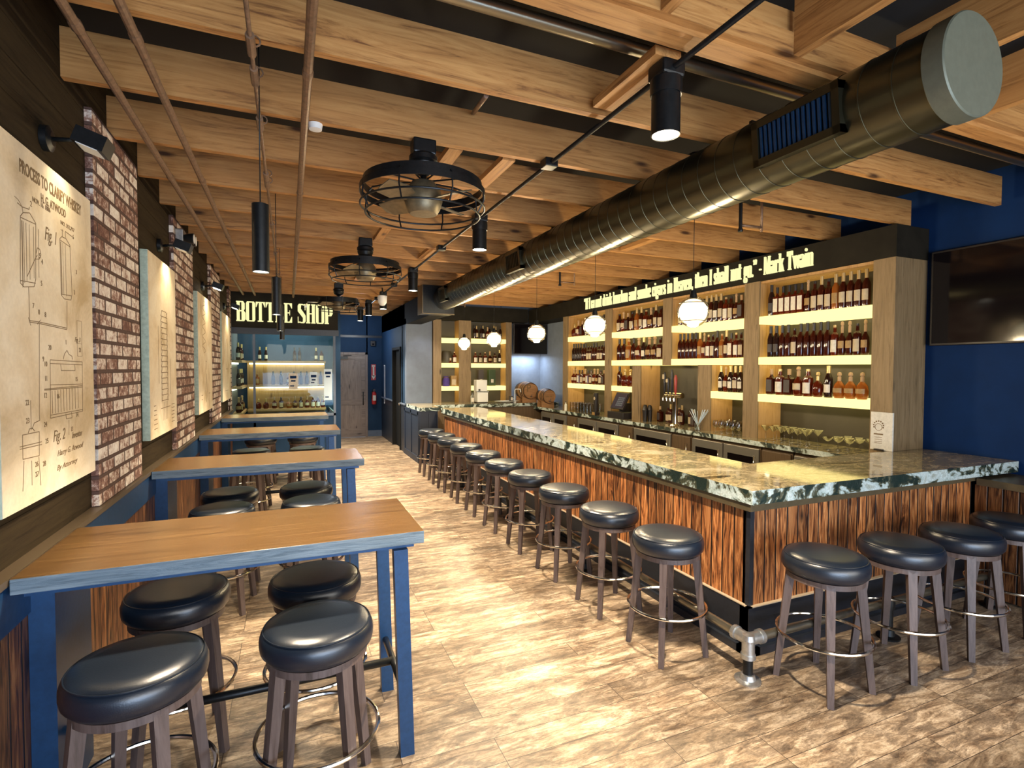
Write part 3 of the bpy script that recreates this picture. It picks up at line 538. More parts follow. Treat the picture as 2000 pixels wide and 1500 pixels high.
plain_text('NO. 352,707', (-.929, 2.96, 2.462), U, .020, 'ink', prints[0], .16)
plain_text('Fig. 1', (-.929, 2.79, 2.34), U, .075, 'ink', prints[0], .12, shear=.3)
plain_text('Fig. 2', (-.929, 2.83, 1.49), U, .065, 'ink', prints[0], .13, shear=.3)
plain_text('Fig. 3', (-.929, 3.10, 1.78+.16), U, .03, 'ink', prints[0], .07, shear=.3)
plain_text('Inventor', (-.929, 3.04, 1.495), U, .03, 'ink', prints[0], .13, shear=.4)
plain_text('Harry G. Atwood', (-.929, 2.87, 1.43), U, .034, 'ink', prints[0], .31, shear=.4)
plain_text('By Attorney', (-.929, 2.86, 1.37), U, .030, 'ink', prints[0], .24, shear=.4)
nums = [('2', 2.66, 2.46), ('5', 2.73, 2.27), ('4', 2.75, 2.25), ('5', 2.74, 2.16), ('6', 3.10, 2.43), ('3', 3.13, 2.27), ('3', 3.1, 2.17), ('7', 2.66, 2.06), ('8', 2.71, 2.04), ('8', 2.77, 2.035), ('9', 2.74, 1.85), ('10', 2.76, 1.83), ('11', 2.76, 1.77), ('12', 2.75, 1.70), ('20', 2.80, 1.90), ('21', 3.15, 1.90), ('16', 2.88, 1.69), ('22', 2.58, 1.68), ('23', 2.58, 1.61), ('24', 2.74, 1.58), ('25', 2.75, 1.51), ('26', 2.65, 1.43), ('27', 2.65, 1.39), ('28', 2.72, 1.42), ('13', 3.03, 1.53), ('14', 3.10, 1.59), ('1', 2.99, 1.93), ('15', 3.10, 1.76)]
for s_, y, z in nums: plain_text(s_, (-.929, y, z), U, .021, 'ink', prints[0])
# second print: riveted column with coil, third: coils, fourth: faint outline
L2 = [[(4.93, 1.55), (4.93, 2.2), (4.97, 2.28), (5.13, 2.28), (5.17, 2.2), (5.17, 1.55)], [(4.84, 1.7), (4.84, 2.15)], [(5.27, 1.6), (5.27, 1.9)], [(4.9, 1.5), (5.25, 1.5)]]
for k in range(16): z = 1.56+k*.045; L2 += [[(4.93, z), (5.17, z)], [(4.93, z), (4.98, z+.045)], [(5.12, z), (5.17, z+.045)]]
for k in range(6): L2 += [[(4.97+k*.035, 1.40), (4.97+k*.035, 1.55)], [(4.66, 1.36+k*.035), (4.78-.01*k, 1.36+k*.035)], [(5.3, 1.36+k*.03), (5.42, 1.36+k*.03)]]
strokes(L2, prints[1], .0026)
strokes([[(7.25+.12*math.sin(a*.5), 2.0+a*.009) for a in range(70)], [(7.4, 1.4), (7.32, 1.55), (7.4, 1.75), (7.48, 1.55), (7.4, 1.4)], [(7.0, 1.45), (7.1, 1.45)], [(7.0, 1.5), (7.12, 1.5)], [(7.6, 1.5), (7.72, 1.5)], [(7.36, 1.9), (7.44, 1.9)], [(7.4, 1.8), (7.4, 2.0)]], prints[2], .003)
strokes([[(9.6, 1.8), (9.6, 2.2), (9.8, 2.3), (9.9, 2.2), (9.9, 1.8), (9.6, 1.8)], [(9.7, 1.5), (9.8, 1.7)], [(9.5, 1.45), (9.9, 1.45)]], prints[3], .003)
def piclight(y, lab):
    t = thing('picture_light', lab, 'lamp', (-.98, y, 2.83), 'picture lights above the prints')
    MB().lathe([(.055, -.98), (.055, -.955), (.03, -.945)], (0, y, 2.83), 20, 'x').done('backplate', 'black_metal', t)
    MB().tube([(-.95, y, 2.83), (-.82, y, 2.845)], .010, 8).box(-.84, -.80, y-.012, y+.012, 2.82, 2.865).done('arm', 'black_metal', t)
    d = Vector((-.35, 0, -1)).normalized(); p = Vector((-.79, y, 2.87))
    u = Vector((1, 0, -.35)).normalized(); b = MB()
    q = [p-u*.06+Vector((0, s_*.06, 0)) for s_ in (-1, 1)]+[p+u*.06+Vector((0, s_*.06, 0)) for s_ in (1, -1)]
    b.prism(q, d*.07); b.done('lamp_head', 'black_metal', t)
    q = [p+d*.0702-u*.04+Vector((0, s_*.055, 0)) for s_ in (-1, 1)]+[p+d*.0702+u*.04+Vector((0, s_*.055, 0)) for s_ in (1, -1)]
    MB().prism(q, d*.003).done('lamp_lens', 'lamp_disc' if y > 6 else 'white_plastic', t)
    light('picture_glow', 'SPOT', tuple(p+d*.09), 15*(.3 if y < 3 else 1), (1, .80, .5), .05, aim=(-.95, y, 2.0), spot=120, blend=.8)
for y, l in zip((2.95, 5.15, 7.5, 9.85), ('first', 'second', 'third', 'fourth')): piclight(y, 'black arm lamp over the %s print from the camera' % l)
t = thing('emergency_light', 'twin head emergency light on the second brick panel near the joists', 'lamp', (-.94, 5.72, 3.03))
MB().box(-.948, -.88, 5.66, 5.80, 2.98, 3.10, .01).done('battery_box', 'galvanised', t)
for y in (5.69, 5.80):
    h = MB().lathe([(.03, -.88), (.045, -.84), (.05, -.80)], (0, y, 3.02), 18, 'x').done('lamp_head', 'black_metal', t)
    MB().lathe([(0, -.799), (.042, -.799), (.042, -.796), (0, -.796)], (0, y, 3.02), 18, 'x').done('lens', 'white_plastic', h)

# ---- bar tables along the left wall
def table(y0, y1, n):
    t = thing('bar_table', 'high bar table with brown wood top and blue steel legs, %s from camera' % ordn(n), 'table', (-.2, (y0+y1)/2, 0), 'bar tables along the left wall')
    tt = MB().box(-.922, .577, y0, y1, 1.012, 1.07, .003).done('tabletop', ['table_wood', 'table_edge_blue_sheen'], t)
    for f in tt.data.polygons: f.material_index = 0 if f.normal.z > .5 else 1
    MB().box(-.9, .54, y0+.05, y1-.05, .985, 1.012).done('top_frame', 'blue_metal', t)
    for y, s_ in ((y0+.06, -1), (y1-.06, 1)):
        b = MB(); b.prism([(.44, y-.04, .985), (.505, y-.04, .985), (.535, y-.04, 0), (.47, y-.04, 0)], (0, .08 if n else .05, 0)); b.done('leg', 'blue_metal', t)
    MB().tube([(.49, y0+.06, .30), (.49, y1-.06, .30)], .018, 10).done('leg_stretcher', 'black_metal', t)
    MB().tube([(.49, (y0+y1)/2, .30), (-.86, (y0+y1)/2, .30)], .02, 10).done('foot_rail', 'black_metal', t)
    MB().box(-.944, -.86, y0+.2, y1-.06, 0, .985).done('wall_leg', 'blue_metal', t)
for n, (a, c) in enumerate(((2.40, 3.06), (4.51, 5.13), (6.72, 7.38), (8.82, 9.5))): table(a, c, n)

# ---- stools
def make_stool():
    t = thing('bar_stool', '', 'stool', (0, 0, 0))
    MB().lathe([(0, .775), (.15, .774), (.195, .768), (.218, .750), (.226, .725), (.226, .70), (.222, .68), (.208, .662), (.19, .655), (0, .655)], seg=40).done('seat', 'black_vinyl', t, True)
    MB().ring((0, 0, .757), .211, .0035, 48, 6).done('seat_piping', 'black_vinyl', [c for c in t.children][0] if False else t, True)
    MB().lathe([(.12, .654), (.20, .654), (.20, .625), (.185, .622), (.12, .622), (.12, .654)], seg=40).done('seat_frame', 'stool_wood', t, True)
    for k in range(4):
        a = PI/4+k*PI/2; c, s_ = math.cos(a), math.sin(a)
        MB().bar((c*.175, s_*.175, .65), (c*.245, s_*.245, 0), .046, .032).done('leg', 'stool_wood', t, True)
    MB().ring((0, 0, .30), .245, .0095).done('foot_ring', 'chrome', t, True)
    return t
st0 = make_stool(); first = [True]
def stool(x, y, rz, lab, grp):
    if first[0]: first[0] = False; st0.location = (x, y, 0); st0.rotation_euler = (0, 0, rz); st0['label'] = lab; st0['group'] = grp
    else: dup(st0, (x, y, 0), rz, lab, grp)
g = 'stools along the long side of the bar'
for i, y in enumerate((2.72, 3.40, 4.12, 4.84, 5.54, 6.24, 6.93, 7.6, 8.2, 8.85)):
    stool(2.26, y, R.uniform(-.06, .06), 'black vinyl round bar stool, %s from the bar corner along the long side' % ordn(i), g)
for i, (x, y) in enumerate(((2.85, 2.06), (3.49, 2.03), (4.11, 2.02), (4.76, 2.04))):
    stool(x, y, (.0, .06, -.05, .05)[i], 'black vinyl round bar stool, %s from the corner along the short bar end' % ordn(i), 'stools along the short end of the bar')
tl = (((.105, 2.33), (-.515, 2.27), (.12, 2.86), (-.50, 2.93)), ((.16, 4.50), (-.47, 4.50), (.14, 5.07), (-.47, 5.07)), ((.17, 6.75), (-.45, 6.78), (.22, 7.45), (-.45, 7.5)), ((.2, 8.9), (-.4, 8.9), (.2, 9.55), (-.4, 9.55)))
for n, row in enumerate(tl):
    for j, (x, y) in enumerate(row):
        stool(x, y, R.uniform(-.3, .3), 'black vinyl stool at %s bar table, %s side, %s' % (ordn(n), 'near' if j < 2 else 'far', 'nearer the aisle' if j % 2 == 0 else 'nearer the left wall'), 'stools at the bar tables')

# ================================================================== THE BAR
def slab(name, poly, z0, z1, parent=None, mats=('granite_top', 'granite_edge')):
    b = MB(); b.prism([(x, y, z0) for x, y in poly], (0, 0, z1-z0)); bmesh.ops.recalc_face_normals(b.b, faces=b.b.faces); b.b.normal_update()
    for f in b.b.faces: f.material_index = 0 if f.normal.z > .5 else 1
    return b.done(name, list(mats), parent)
o = slab('granite_worktop', [(2.655, 9.68), (2.655, 2.405), (5.60, 2.36), (5.60, 3.12), (3.41, 3.12), (3.41, 9.68)], .980, 1.07)
tag(o, 'L-shaped polished granite bar top with rough light green and black edge', 'worktop')
t = thing('bar_counter', 'long L-shaped bar counter clad in burnt orange vertical planks', 'bar counter', (2.7, 2.46, 0))
b = MB(); b.prism([(x, y, .93) for x, y in ((2.668, 9.62), (2.668, 2.43), (5.14, 2.43), (5.14, 2.50), (2.74, 2.50), (2.74, 9.62))], (0, 0, .05)); b.done('top_trim', 'trim_bronze', t)
b = MB().box(2.705, 2.76, 2.50, 9.60, .31, .93).box(2.705, 5.14, 2.465, 2.52, .31, .93); b.done('plank_cladding', 'burnt_planks', t)
MB().box(2.698, 2.728, 2.458, 2.49, .31, .93).done('corner_post', 'kick_black', t)
b = MB().box(2.685, 2.76, 2.45, 9.60, .05, .306).box(2.685, 5.14, 2.445, 2.52, .05, .306).box(2.66, 2.76, 2.42, 9.60, 0, .05).box(2.66, 5.14, 2.42, 2.52, 0, .05); b.done('kick_plate', 'kick_black', t)
MB().box(2.680, 2.71, 2.44, 9.60, .306, .312).box(2.68, 5.14, 2.44, 2.47, .306, .312).done('kick_ledge', 'light_sill', t)
MB().box(3.30, 3.36, 3.12, 9.60, 0, .975).box(3.36, 4.95, 3.04, 3.08, 0, .975).done('inner_panel', 'cabinet_wood', t)
MB().box(2.70, 3.36, 9.60, 9.63, 0, .975).done('end_panel', 'cabinet_wood', t)
# foot rail
t = thing('foot_rail', 'steel pipe foot rail with galvanised corner fitting round the bar', 'foot rail', (2.47, 2.25, 0))
MB().tube([(2.47, 2.25, .245), (2.47, 9.5, .245)], .026, 14).tube([(2.47, 2.25, .245), (5.10, 2.25, .245)], .026, 14).done('rail', 'steel_pipe', t)
MB().tube([(2.47, 2.235, .245), (2.47, 2.33, .245)], .036, 16).tube([(2.455, 2.25, .245), (2.55, 2.25, .245)], .036, 16).tube([(2.47, 2.25, .26), (2.47, 2.25, .15)], .036, 16).lathe([(.0, .285), (.034, .275), (.04, .245)], (2.47, 2.25, 0), 16) \
    .tube([(2.55, 2.25, .245), (2.575, 2.25, .245)], .042, 16).tube([(2.47, 2.33, .245), (2.47, 2.355, .245)], .042, 16).tube([(2.47, 2.25, .16), (2.47, 2.25, .135)], .042, 16).done('corner_fitting', 'galvanised', t)
b = MB().tube([(2.47, 2.25, .14), (2.47, 2.25, .02)], .028, 16); b.done('post', 'black_metal', t)
MB().lathe([(0, 0), (.072, 0), (.074, .010), (.045, .014), (.038, .04), (.028, .042), (0, .042)], (2.47, 2.25, 0), 28).done('floor_flange', 'galvanised', t)
for x, y in ((3.76, 2.25), (5.0, 2.25), (2.47, 4.1), (2.47, 5.9), (2.47, 7.7), (2.47, 9.4)):
    MB().tube([(x, y, .245), (x, y, .02)], .026, 14).lathe([(0, 0), (.07, 0), (.072, .012), (.04, .02), (.034, .06), (.026, .062)], (x, y, 0), 24).lathe([(.034, .20), (.038, .245), (.03, .28)], (x, y, 0), 14).done('post', 'black_metal', t)
# knee wall to the right of the bar
t = thing('knee_wall', 'low plank clad wall at the right edge with dark cap', 'wall', (5.3, 1, 0))
MB().box(5.145, 5.615, -2.6, 2.44, .02, .90).done('plank_cladding', 'wainscot_planks', t)
MB().box(5.12, 5.615, -2.6, 2.42, .90, .955).done('cap', 'trim_bronze', t)

# ---- back bar: shelving, back counter
o = slab('back_worktop', [(4.96, 10.46), (4.96, 3.15), (5.58, 3.15), (5.58, 10.46)], .945, 1.0); tag(o, 'granite back counter under the lit shelves on the right wall', 'worktop')
doors = [(3.2, 4.0), (4.02, 4.42), (4.44, 5.55), (5.57, 5.95), (5.97, 6.85), (6.87, 7.25), (7.27, 8.6), (8.62, 9.0), (9.02, 10.15)]
for i, (y0, y1) in enumerate(doors):
    wide = y1-y0 > .6
    t = thing('bottle_cooler' if wide else 'back_cabinet', ('dark back bar cooler with glass doors, %s from the near end' if wide else 'narrow brown back bar cabinet, %s from the near end') % ordn(i), 'cooler' if wide else 'cabinet', (5.2, (y0+y1)/2, 0), 'units under the back counter')
    MB().box(5.02, 5.55, y0, y1, .02, .94).done('body', 'cabinet_wood', t)
    n = 2 if y1-y0 > 1 else 1
    for k in range(n):
        a = y0+(y1-y0)*k/n+.01; c = y0+(y1-y0)*(k+1)/n-.01
        d = MB().box(4.995, 5.02, a, c, .1, .90, .004).done('door', 'fridge_steel' if wide else 'cabinet_wood', t)
        if wide: MB().box(4.990, 4.995, a+.07, c-.07, .18, .80).done('door_glass', 'dark_glass', d)
        MB().tube([(4.975, a+.05, .55), (4.975, a+.05, .82)], .008, 8).box(4.975, 4.995, a+.044, a+.056, .56, .58).box(4.975, 4.995, a+.044, a+.056, .79, .81).done('handle', 'chrome', d)
t = thing('side_shelving', 'long wooden back bar shelving with glowing shelves on the right wall', 'shelving', (5.3, 6.3, 1.0))
MB().box(5.53, 5.60, 3.30, 9.52, 1.001, 2.868).done('back_panel', 'shelf_back', t)
sh_z = [(2.36, 2.451), (1.883, 1.971), (1.445, 1.534)]
MB().box(5.14, 5.615, 3.09, 3.292, 1.071, 2.87).box(5.14, 5.57, 3.155, 3.292, 1.001, 1.071).done('end_pillar', 'post_wood', t)
for y0, y1, zb in ((4.61, 4.83, 1.0), (6.16, 6.352, 1.883), (7.70, 7.907, 1.0), (9.25, 9.445, 1.0)):
    MB().box(5.14, 5.16, y0, y1, zb, 2.87).done('post_face', 'post_wood', t); MB().box(5.16, 5.53, y0+.003, y1-.003, zb, 2.87).done('divider', 'shelf_side_wood', t)
for y0, y1 in ((5.37, 5.608), (6.88, 7.097)):
    MB().box(5.14, 5.16, y0, y1, 1.0, 1.883).done('post_face', 'post_wood', t); MB().box(5.16, 5.53, y0+.003, y1-.003, 1.0, 1.883).done('divider', 'shelf_side_wood', t)
MB().box(5.16, 5.53, 3.29, 9.25, 2.84, 2.868).done('top_board', 'shelf_side_wood', t)
bays = [(3.292, 4.61), (4.83, 6.16), (6.352, 7.70), (7.907, 9.25)]
for i, (y0, y1) in enumerate(bays):
    for j, (z0, z1) in enumerate(sh_z):
        a, c = y0, y1
        if j == 2 and i == 1: c = 5.37
        if j == 2 and i == 2: a = 7.097
        if j == 1 and i in (1, 2): pass
        MB().box(5.145, 5.53, a, c, z0, z1).done('light_shelf', 'shelf_glow', t)
struct('trim_5', MB().box(5.10, 5.6, 5.62, 6.87, 1.0, 1.001), 'granite_top') if False else None
# header with the quotation
t = thing('quote_header', 'long black header above the shelving carrying a lit quotation', 'header', (5.3, 6.5, 2.88))
MB().box(5.135, 5.615, 3.085, 11.1, 2.872, 3.165).done('header_box', 'bronze_header', t)
b = MB(); lettering(b, '\u201cIf I cannot drink bourbon and smoke cigars in Heaven, then I shall not go.\u201d - Mark Twain', (5.134, 8.59, 2.932), (0, -1, 0), 4.68, .205, (-.02, 0, 0), .035)
setlabel(b.done('lit_lettering', 'letter_glow', t), 'glowing cream letters of the quotation')

# ---- far shelving
YF = 11.13
o = slab('far_worktop', [(2.30, 9.88), (2.68, 9.88), (2.68, 10.47), (5.6, 10.47), (5.6, 11.47), (2.86, 11.47), (2.86, 11.14), (2.30, 11.14)], 1.0, 1.07); tag(o, 'granite far counter and half wall cap at the end of the bar', 'worktop')
t = thing('far_cabinet', 'dark cabinet run under the far granite counter', 'cabinet', (4, 10.8, 0))
MB().box(2.70, 5.58, 10.5, 11.45, 0, .995).done('cabinet_body', 'cabinet_wood', t)
t = thing('far_shelving', 'wooden shelving with glowing shelves on the far wall behind the bar', 'shelving', (3.8, YF, 1.07))
MB().box(2.88, 4.72, 11.46, 11.50, 1.071, 2.88).done('back_panel', 'shelf_back', t)
for x0, x1 in ((2.88, 3.06), (3.46, 3.74), (4.58, 4.72)):
    MB().box(x0, x1, YF, YF+.02, 1.07, 2.88).done('post_face', 'post_wood', t); MB().box(x0, x1-.003, YF+.02, 11.46, 1.07, 2.88).done('divider', 'shelf_side_wood', t)
for x0, x1 in ((3.06, 3.46), (3.74, 4.58)):
    for z in (2.39, 1.84, 1.33): MB().box(x0, x1, YF+.005, 11.46, z, z+.095).done('light_shelf', 'shelf_glow', t)
t = thing('far_header', 'black header above the far shelving', 'header', (3.8, 11.1, 2.88))
MB().box(2.62, 5.12, 11.105, 11.46, 2.885, 3.19).done('header_box', 'bronze_header', t)

# ---- bottles
def profile(kind):
    if kind == 'tall': return [(0, 0), (.037, .0), (.039, .006), (.039, .17), (.034, .195), (.016, .225), (.014, .29), (.015, .30), (0, .30)], .36*.8
    if kind == 'wine': return [(0, 0), (.035, 0), (.037, .006), (.037, .18), (.028, .215), (.0145, .25), (.014, .31), (0, .31)], .3
    if kind == 'decanter': return [(0, 0), (.045, 0), (.056, .02), (.060, .07), (.052, .115), (.025, .145), (.014, .155), (.014, .185), (0, .185)], .2
    if kind == 'shoulder': return [(0, 0), (.042, 0), (.045, .008), (.047, .15), (.044, .175), (.02, .195), (.017, .25), (0, .25)], .26
    if kind == 'round': return [(0, 0), (.04, 0), (.05, .02), (.054, .09), (.046, .14), (.02, .175), (.015, .19), (.015, .235), (0, .235)], .24
bcache = {}
def bottle(x, y, z, kind, liq, lab_m, cap_m, label, group, face, sc=1.):
    key = (kind, liq, lab_m, cap_m, face)
    if key not in bcache:
        root = bpy.data.objects.new('bottle', None)
        bm_ = MB()
        if kind == 'square': bm_.box(-.04, .04, -.04, .04, 0, .17, .012).lathe([(.03, .168), (.014, .19), (.014, .25), (0, .25)], seg=12); top, r, lz = .25, .041, (.03, .15)
        else:
            pf, _ = profile(kind); bm_.lathe(pf, seg=16); top = pf[-1][1]; r = max(p[0] for p in pf); lz = {'tall': (.05, .14), 'wine': (.05, .13), 'decanter': (.05, .09), 'shoulder': (.03, .13), 'round': (.06, .12)}[kind]
        root = bm_.done('bottle', liq); root['category'] = 'bottle'
        hb = .07 if kind in ('tall', 'wine') else .05
        cb = MB().lathe([(.016, top-hb), (.018, top-hb), (.018, top+.004), (0, top+.006)], seg=12)
        if kind in ('decanter', 'round'): cb.lathe([(.0, top), (.012, top+.004), (.022, top+.02), (.018, top+.04), (0, top+.045)], seg=12)
        cb.done('cap', cap_m, root, True)
        if lab_m:
            lb = MB(); a0 = {'-x': PI, '-y': -PI/2}[face]
            if kind == 'square':
                if face == '-x': lb.box(-.0425, -.0405, -.033, .033, .03, .15)
                else: lb.box(-.033, .033, -.0425, -.0405, .03, .15)
            else:
                n = 9; rr = r+.0012; v = []
                for k in range(n): a = a0-.95+1.9*k/(n-1); v.append((lb.b.verts.new((rr*math.cos(a), rr*math.sin(a), lz[0])), lb.b.verts.new((rr*math.cos(a), rr*math.sin(a), lz[1])), lb.b.verts.new(((rr-.004)*math.cos(a), (rr-.004)*math.sin(a), lz[0])), lb.b.verts.new(((rr-.004)*math.cos(a), (rr-.004)*math.sin(a), lz[1]))))
                for p, q in zip(v, v[1:]):
                    lb.b.faces.new((p[0], q[0], q[1], p[1])); lb.b.faces.new((p[2], p[3], q[3], q[2])); lb.b.faces.new((p[0], p[2], q[2], q[0])); lb.b.faces.new((p[1], q[1], q[3], p[3]))
                for p in (v[0], v[-1]): lb.b.faces.new((p[0], p[1], p[3], p[2]))
            lo = lb.done('label', lab_m, root, True)
        bcache[key] = root; o = root
    else:
        o = bcache[key].copy(); C.objects.link(o)
        for ch in bcache[key].children: c = ch.copy(); C.objects.link(c); c.parent = o
    o.location = (x, y, z); o.scale = (sc*1.0, sc*1.0, sc); o['label'] = label; o['group'] = group; return o
KN = {'tall': 'tall round bottle', 'wine': 'slender dark bottle', 'decanter': 'squat decanter', 'shoulder': 'broad shouldered bottle', 'round': 'rounded bottle', 'square': 'square bottle'}
LN = {'amber_dark': 'dark amber', 'amber_red': 'red amber', 'amber_gold': 'golden amber', 'near_black': 'black', 'clear_bottle': 'clear'}
# codes: kind, liquid, label, cap
B = {'a': ('square', 'amber_red', 'white_label', 'cap_black'), 'b': ('tall', 'amber_dark', None, 'cap_black'), 'c': ('tall', 'amber_dark', 'cream_label', 'cap_gold'), 'w': ('wine', 'near_black', 'dark_label', 'cap_black'),
     'd': ('decanter', 'amber_red', None, 'cap_gold'), 'D': ('decanter', 'amber_gold', 'gold_label', 'cap_cork'), 's': ('shoulder', 'amber_dark', 'cream_label', 'cap_black'), 'S': ('shoulder', 'amber_red', 'white_label', 'cap_gold'),
     'r': ('round', 'amber_red', 'cream_label', 'cap_cork'), 'R': ('round', 'amber_dark', 'gold_label', 'cap_cork'), 'x': ('wine', 'near_black', 'white_label', 'cap_gold'), 'g': ('tall', 'amber_gold', 'gold_label', 'cap_gold'), 'k': ('square', 'amber_dark', 'dark_label', 'cap_cork'), 'e': ('shoulder', 'amber_gold', 'gold_label', 'cap_cork')}
rows = [  # bay, shelf, codes left to right, scale
    (0, 0, 'waaaaaRscsgcccc', 1.22), (0, 1, 'wwbbsbbbbbSRRsR', 1.2), (0, 2, 'kSkrSdxDDD', 1.12),
    (1, 0, 'ssScreccxcSsRk', 1.15), (1, 1, 'bbbbbgrSsbecaSs', 1.2), (1, 2, 'xrxcx', 1.2),
    (2, 0, 'srksgcSRcs', 1.15), (2, 1, 'bbebrxRRs', 1.25), (2, 2, 'bdd', 1.2),
    (3, 0, 'drkwcSeb', 1.1), (3, 1, 'wwwwbbssbbssb', 1.05), (3, 2, 'rrasrasrRsk', 1.0)]
BN = ['bay nearest end pillar', 'second bay from pillar', 'third bay from pillar', 'farthest side bay']; SN = ['top shelf', 'middle shelf', 'bottom shelf']
R2 = random.Random(3)
for bay, sj, codes, sc in rows:
    y0, y1 = bays[bay]
    if sj == 2 and bay == 1: y1 = 5.37
    if sj == 2 and bay == 2: y0 = 7.097
    n = len(codes)
    for i, cd in enumerate(codes):
        k, lq, lb, cp = B[cd]; wd = (y1-y0-.14)/n; y = y1-.07-(i+.5)*wd
        ss = min(sc, (wd-.002)/{'decanter': .122, 'round': .110, 'shoulder': .095, 'square': .086, 'tall': .079, 'wine': .075}[k]); x = 5.215
        hs = min(max(1, sc*1.04/ss), (.365 if sj < 2 else .335)/{'tall': .306, 'wine': .316, 'square': .256, 'shoulder': .256, 'decanter': .235, 'round': .285}[k]/ss)
        o = bottle(x, y, sh_z[sj][1]+.0005, k, lq, lb, cp, '%s %s, %s from left, %s, %s' % (LN[lq], KN[k], ordn(i), SN[sj], BN[bay]), 'bottles on the side shelving', '-x', ss); o.scale = (ss, ss, ss*hs)
FB = ['left far bay', 'right far bay']
for bx0, bx1, z, codes, bi, sj in ((3.74, 4.58, 2.486, 'wcwxrwxcw', 1, 0), (3.74, 4.58, 1.936, 'SsSRsx', 1, 1), (3.06, 3.46, 1.936, 'rS', 0, 1)):
    n = len(codes)
    for i, cd in enumerate(codes):
        k, lq, lb, cp = B[cd]; x = bx0+.07+(bx1-bx0-.14)*(i+.5)/n if n > 2 else bx0+.20+i*.12
        bottle(x, YF+.08+.09*(i % 2 if n > 7 else 0), z, k, lq, lb, cp, '%s %s, %s from left, %s, %s' % (LN[lq], KN[k], ordn(i), SN[sj], FB[bi]), 'bottles on the far shelving', '-y', .98)
# things on the far shelves
o = MB().lathe([(0, 0), (.10, 0), (.12, .05), (.12, .2), (.09, .27), (0, .28)], (3.22, YF+.14, 1.936), 24).done('ceramic_jug', 'shelf_back'); tag(o, 'dark grey round jug on the middle shelf of the left far bay', 'jug')
t = thing('gift_bag', 'small purple velvet bag on the bottom shelf of the left far bay', 'bag', (3.2, YF+.12, 1.426))
simple('purple_velvet', (.06, .035, .22), .8, var=.2); MB().lathe([(0, 0), (.075, 0), (.085, .1), (.07, .17), (.045, .19), (.06, .22), (0, .215)], (3.2, YF+.12, 1.426), 18).done('bag_body', 'purple_velvet', t); MB().ring((3.2, YF+.12, 1.426+.19), .048, .006, 18, 6).done('drawstring', 'gold_label', t)
t = thing('gift_box', 'brown and cream boxed bottle beside the purple bag', 'box', (3.36, YF+.1, 1.426)); MB().box(3.30, 3.42, YF+.05, YF+.15, 1.426, 1.66, .003).done('carton', 'gold_label', t); MB().box(3.315, 3.405, YF+.046, YF+.05, 1.46, 1.58).done('front_label', 'cream_label', t)
for i, (x, m, lb_) in enumerate(((4.0, 'dark_label', 'black boxed bottle left of the green one on the far shelving'), (4.27, 'green_box', 'dark green tall gift box on the bottom shelf of the far shelving'))):
    if i == 0: simple('green_box', (.035, .06, .022), .5)
    t = thing('gift_box', lb_, 'box', (x, YF+.12, 1.426)); MB().box(x-.06-.02*i, x+.06+.02*i, YF+.06, YF+.18, 1.426, 1.80, .003).done('carton', m, t); MB().box(x-.03, x+.03, YF+.056, YF+.06, 1.5, 1.58).done('front_label', 'white_label', t)
t = thing('ice_machine', 'grey white countertop machine standing in front of the far shelving', 'appliance', (3.9, 10.93, 1.07))
MB().box(3.775, 4.025, 10.80, 11.05, 1.085, 1.32, .008).done('lower_body', 'white_plastic', t); MB().box(3.775, 4.025, 10.86, 11.05, 1.32, 1.57, .008).done('upper_body', 'white_plastic', t)
MB().box(3.76, 4.04, 10.79, 10.86, 1.30, 1.325, .004).done('tray_lip', 'galvanised', t); MB().box(3.79, 4.01, 10.82, 11.03, 1.07, 1.085).done('base', 'cap_black', t); MB().box(3.80, 3.84, 10.785, 10.80, 1.34, 1.37).done('spout', 'cap_black', t)
bottle(3.66, 10.8, 1.07, 'shoulder', 'clear_bottle', 'white_label', 'cap_black', 'clear bottle with white label left of the grey countertop machine', 'bottles on the far counter', '-y', .9)
t = thing('tap_faucet', 'white gooseneck faucet at the far counter sink', 'faucet', (4.62, 10.70, 1.07))
MB().lathe([(0, 1.07), (.03, 1.07), (.028, 1.09), (.012, 1.10)], (4.62, 10.70, 0), 14).tube([(4.62, 10.70, 1.08), (4.62, 10.70, 1.34), (4.63, 10.69, 1.365), (4.70, 10.63, 1.368), (4.715, 10.61, 1.35), (4.72, 10.605, 1.30)], .010, 10).done('spout', 'white_plastic', t); MB().tube([(4.62, 10.70, 1.13), (4.57, 10.68, 1.16)], .007, 8).done('lever', 'white_plastic', t)
t = thing('paper_dispenser', 'small dark dispenser left of the faucet', 'dispenser', (4.66, 10.9, 1.07)); MB().box(4.50, 4.56, 10.66, 10.75, 1.07, 1.22, .006).done('body', 'dark_label', t); MB().box(4.51, 4.55, 10.655, 10.66, 1.12, 1.19).done('front_label', 'white_label', t)
o = MB().lathe([(0, 0), (.06, 0), (.13, .03), (.135, .035), (0, .03)], (4.45, 10.75, 1.071), 24, sx=2.2).done('drip_tray', 'white_plastic'); tag(o, 'long white tray lying beside the far sink', 'tray')
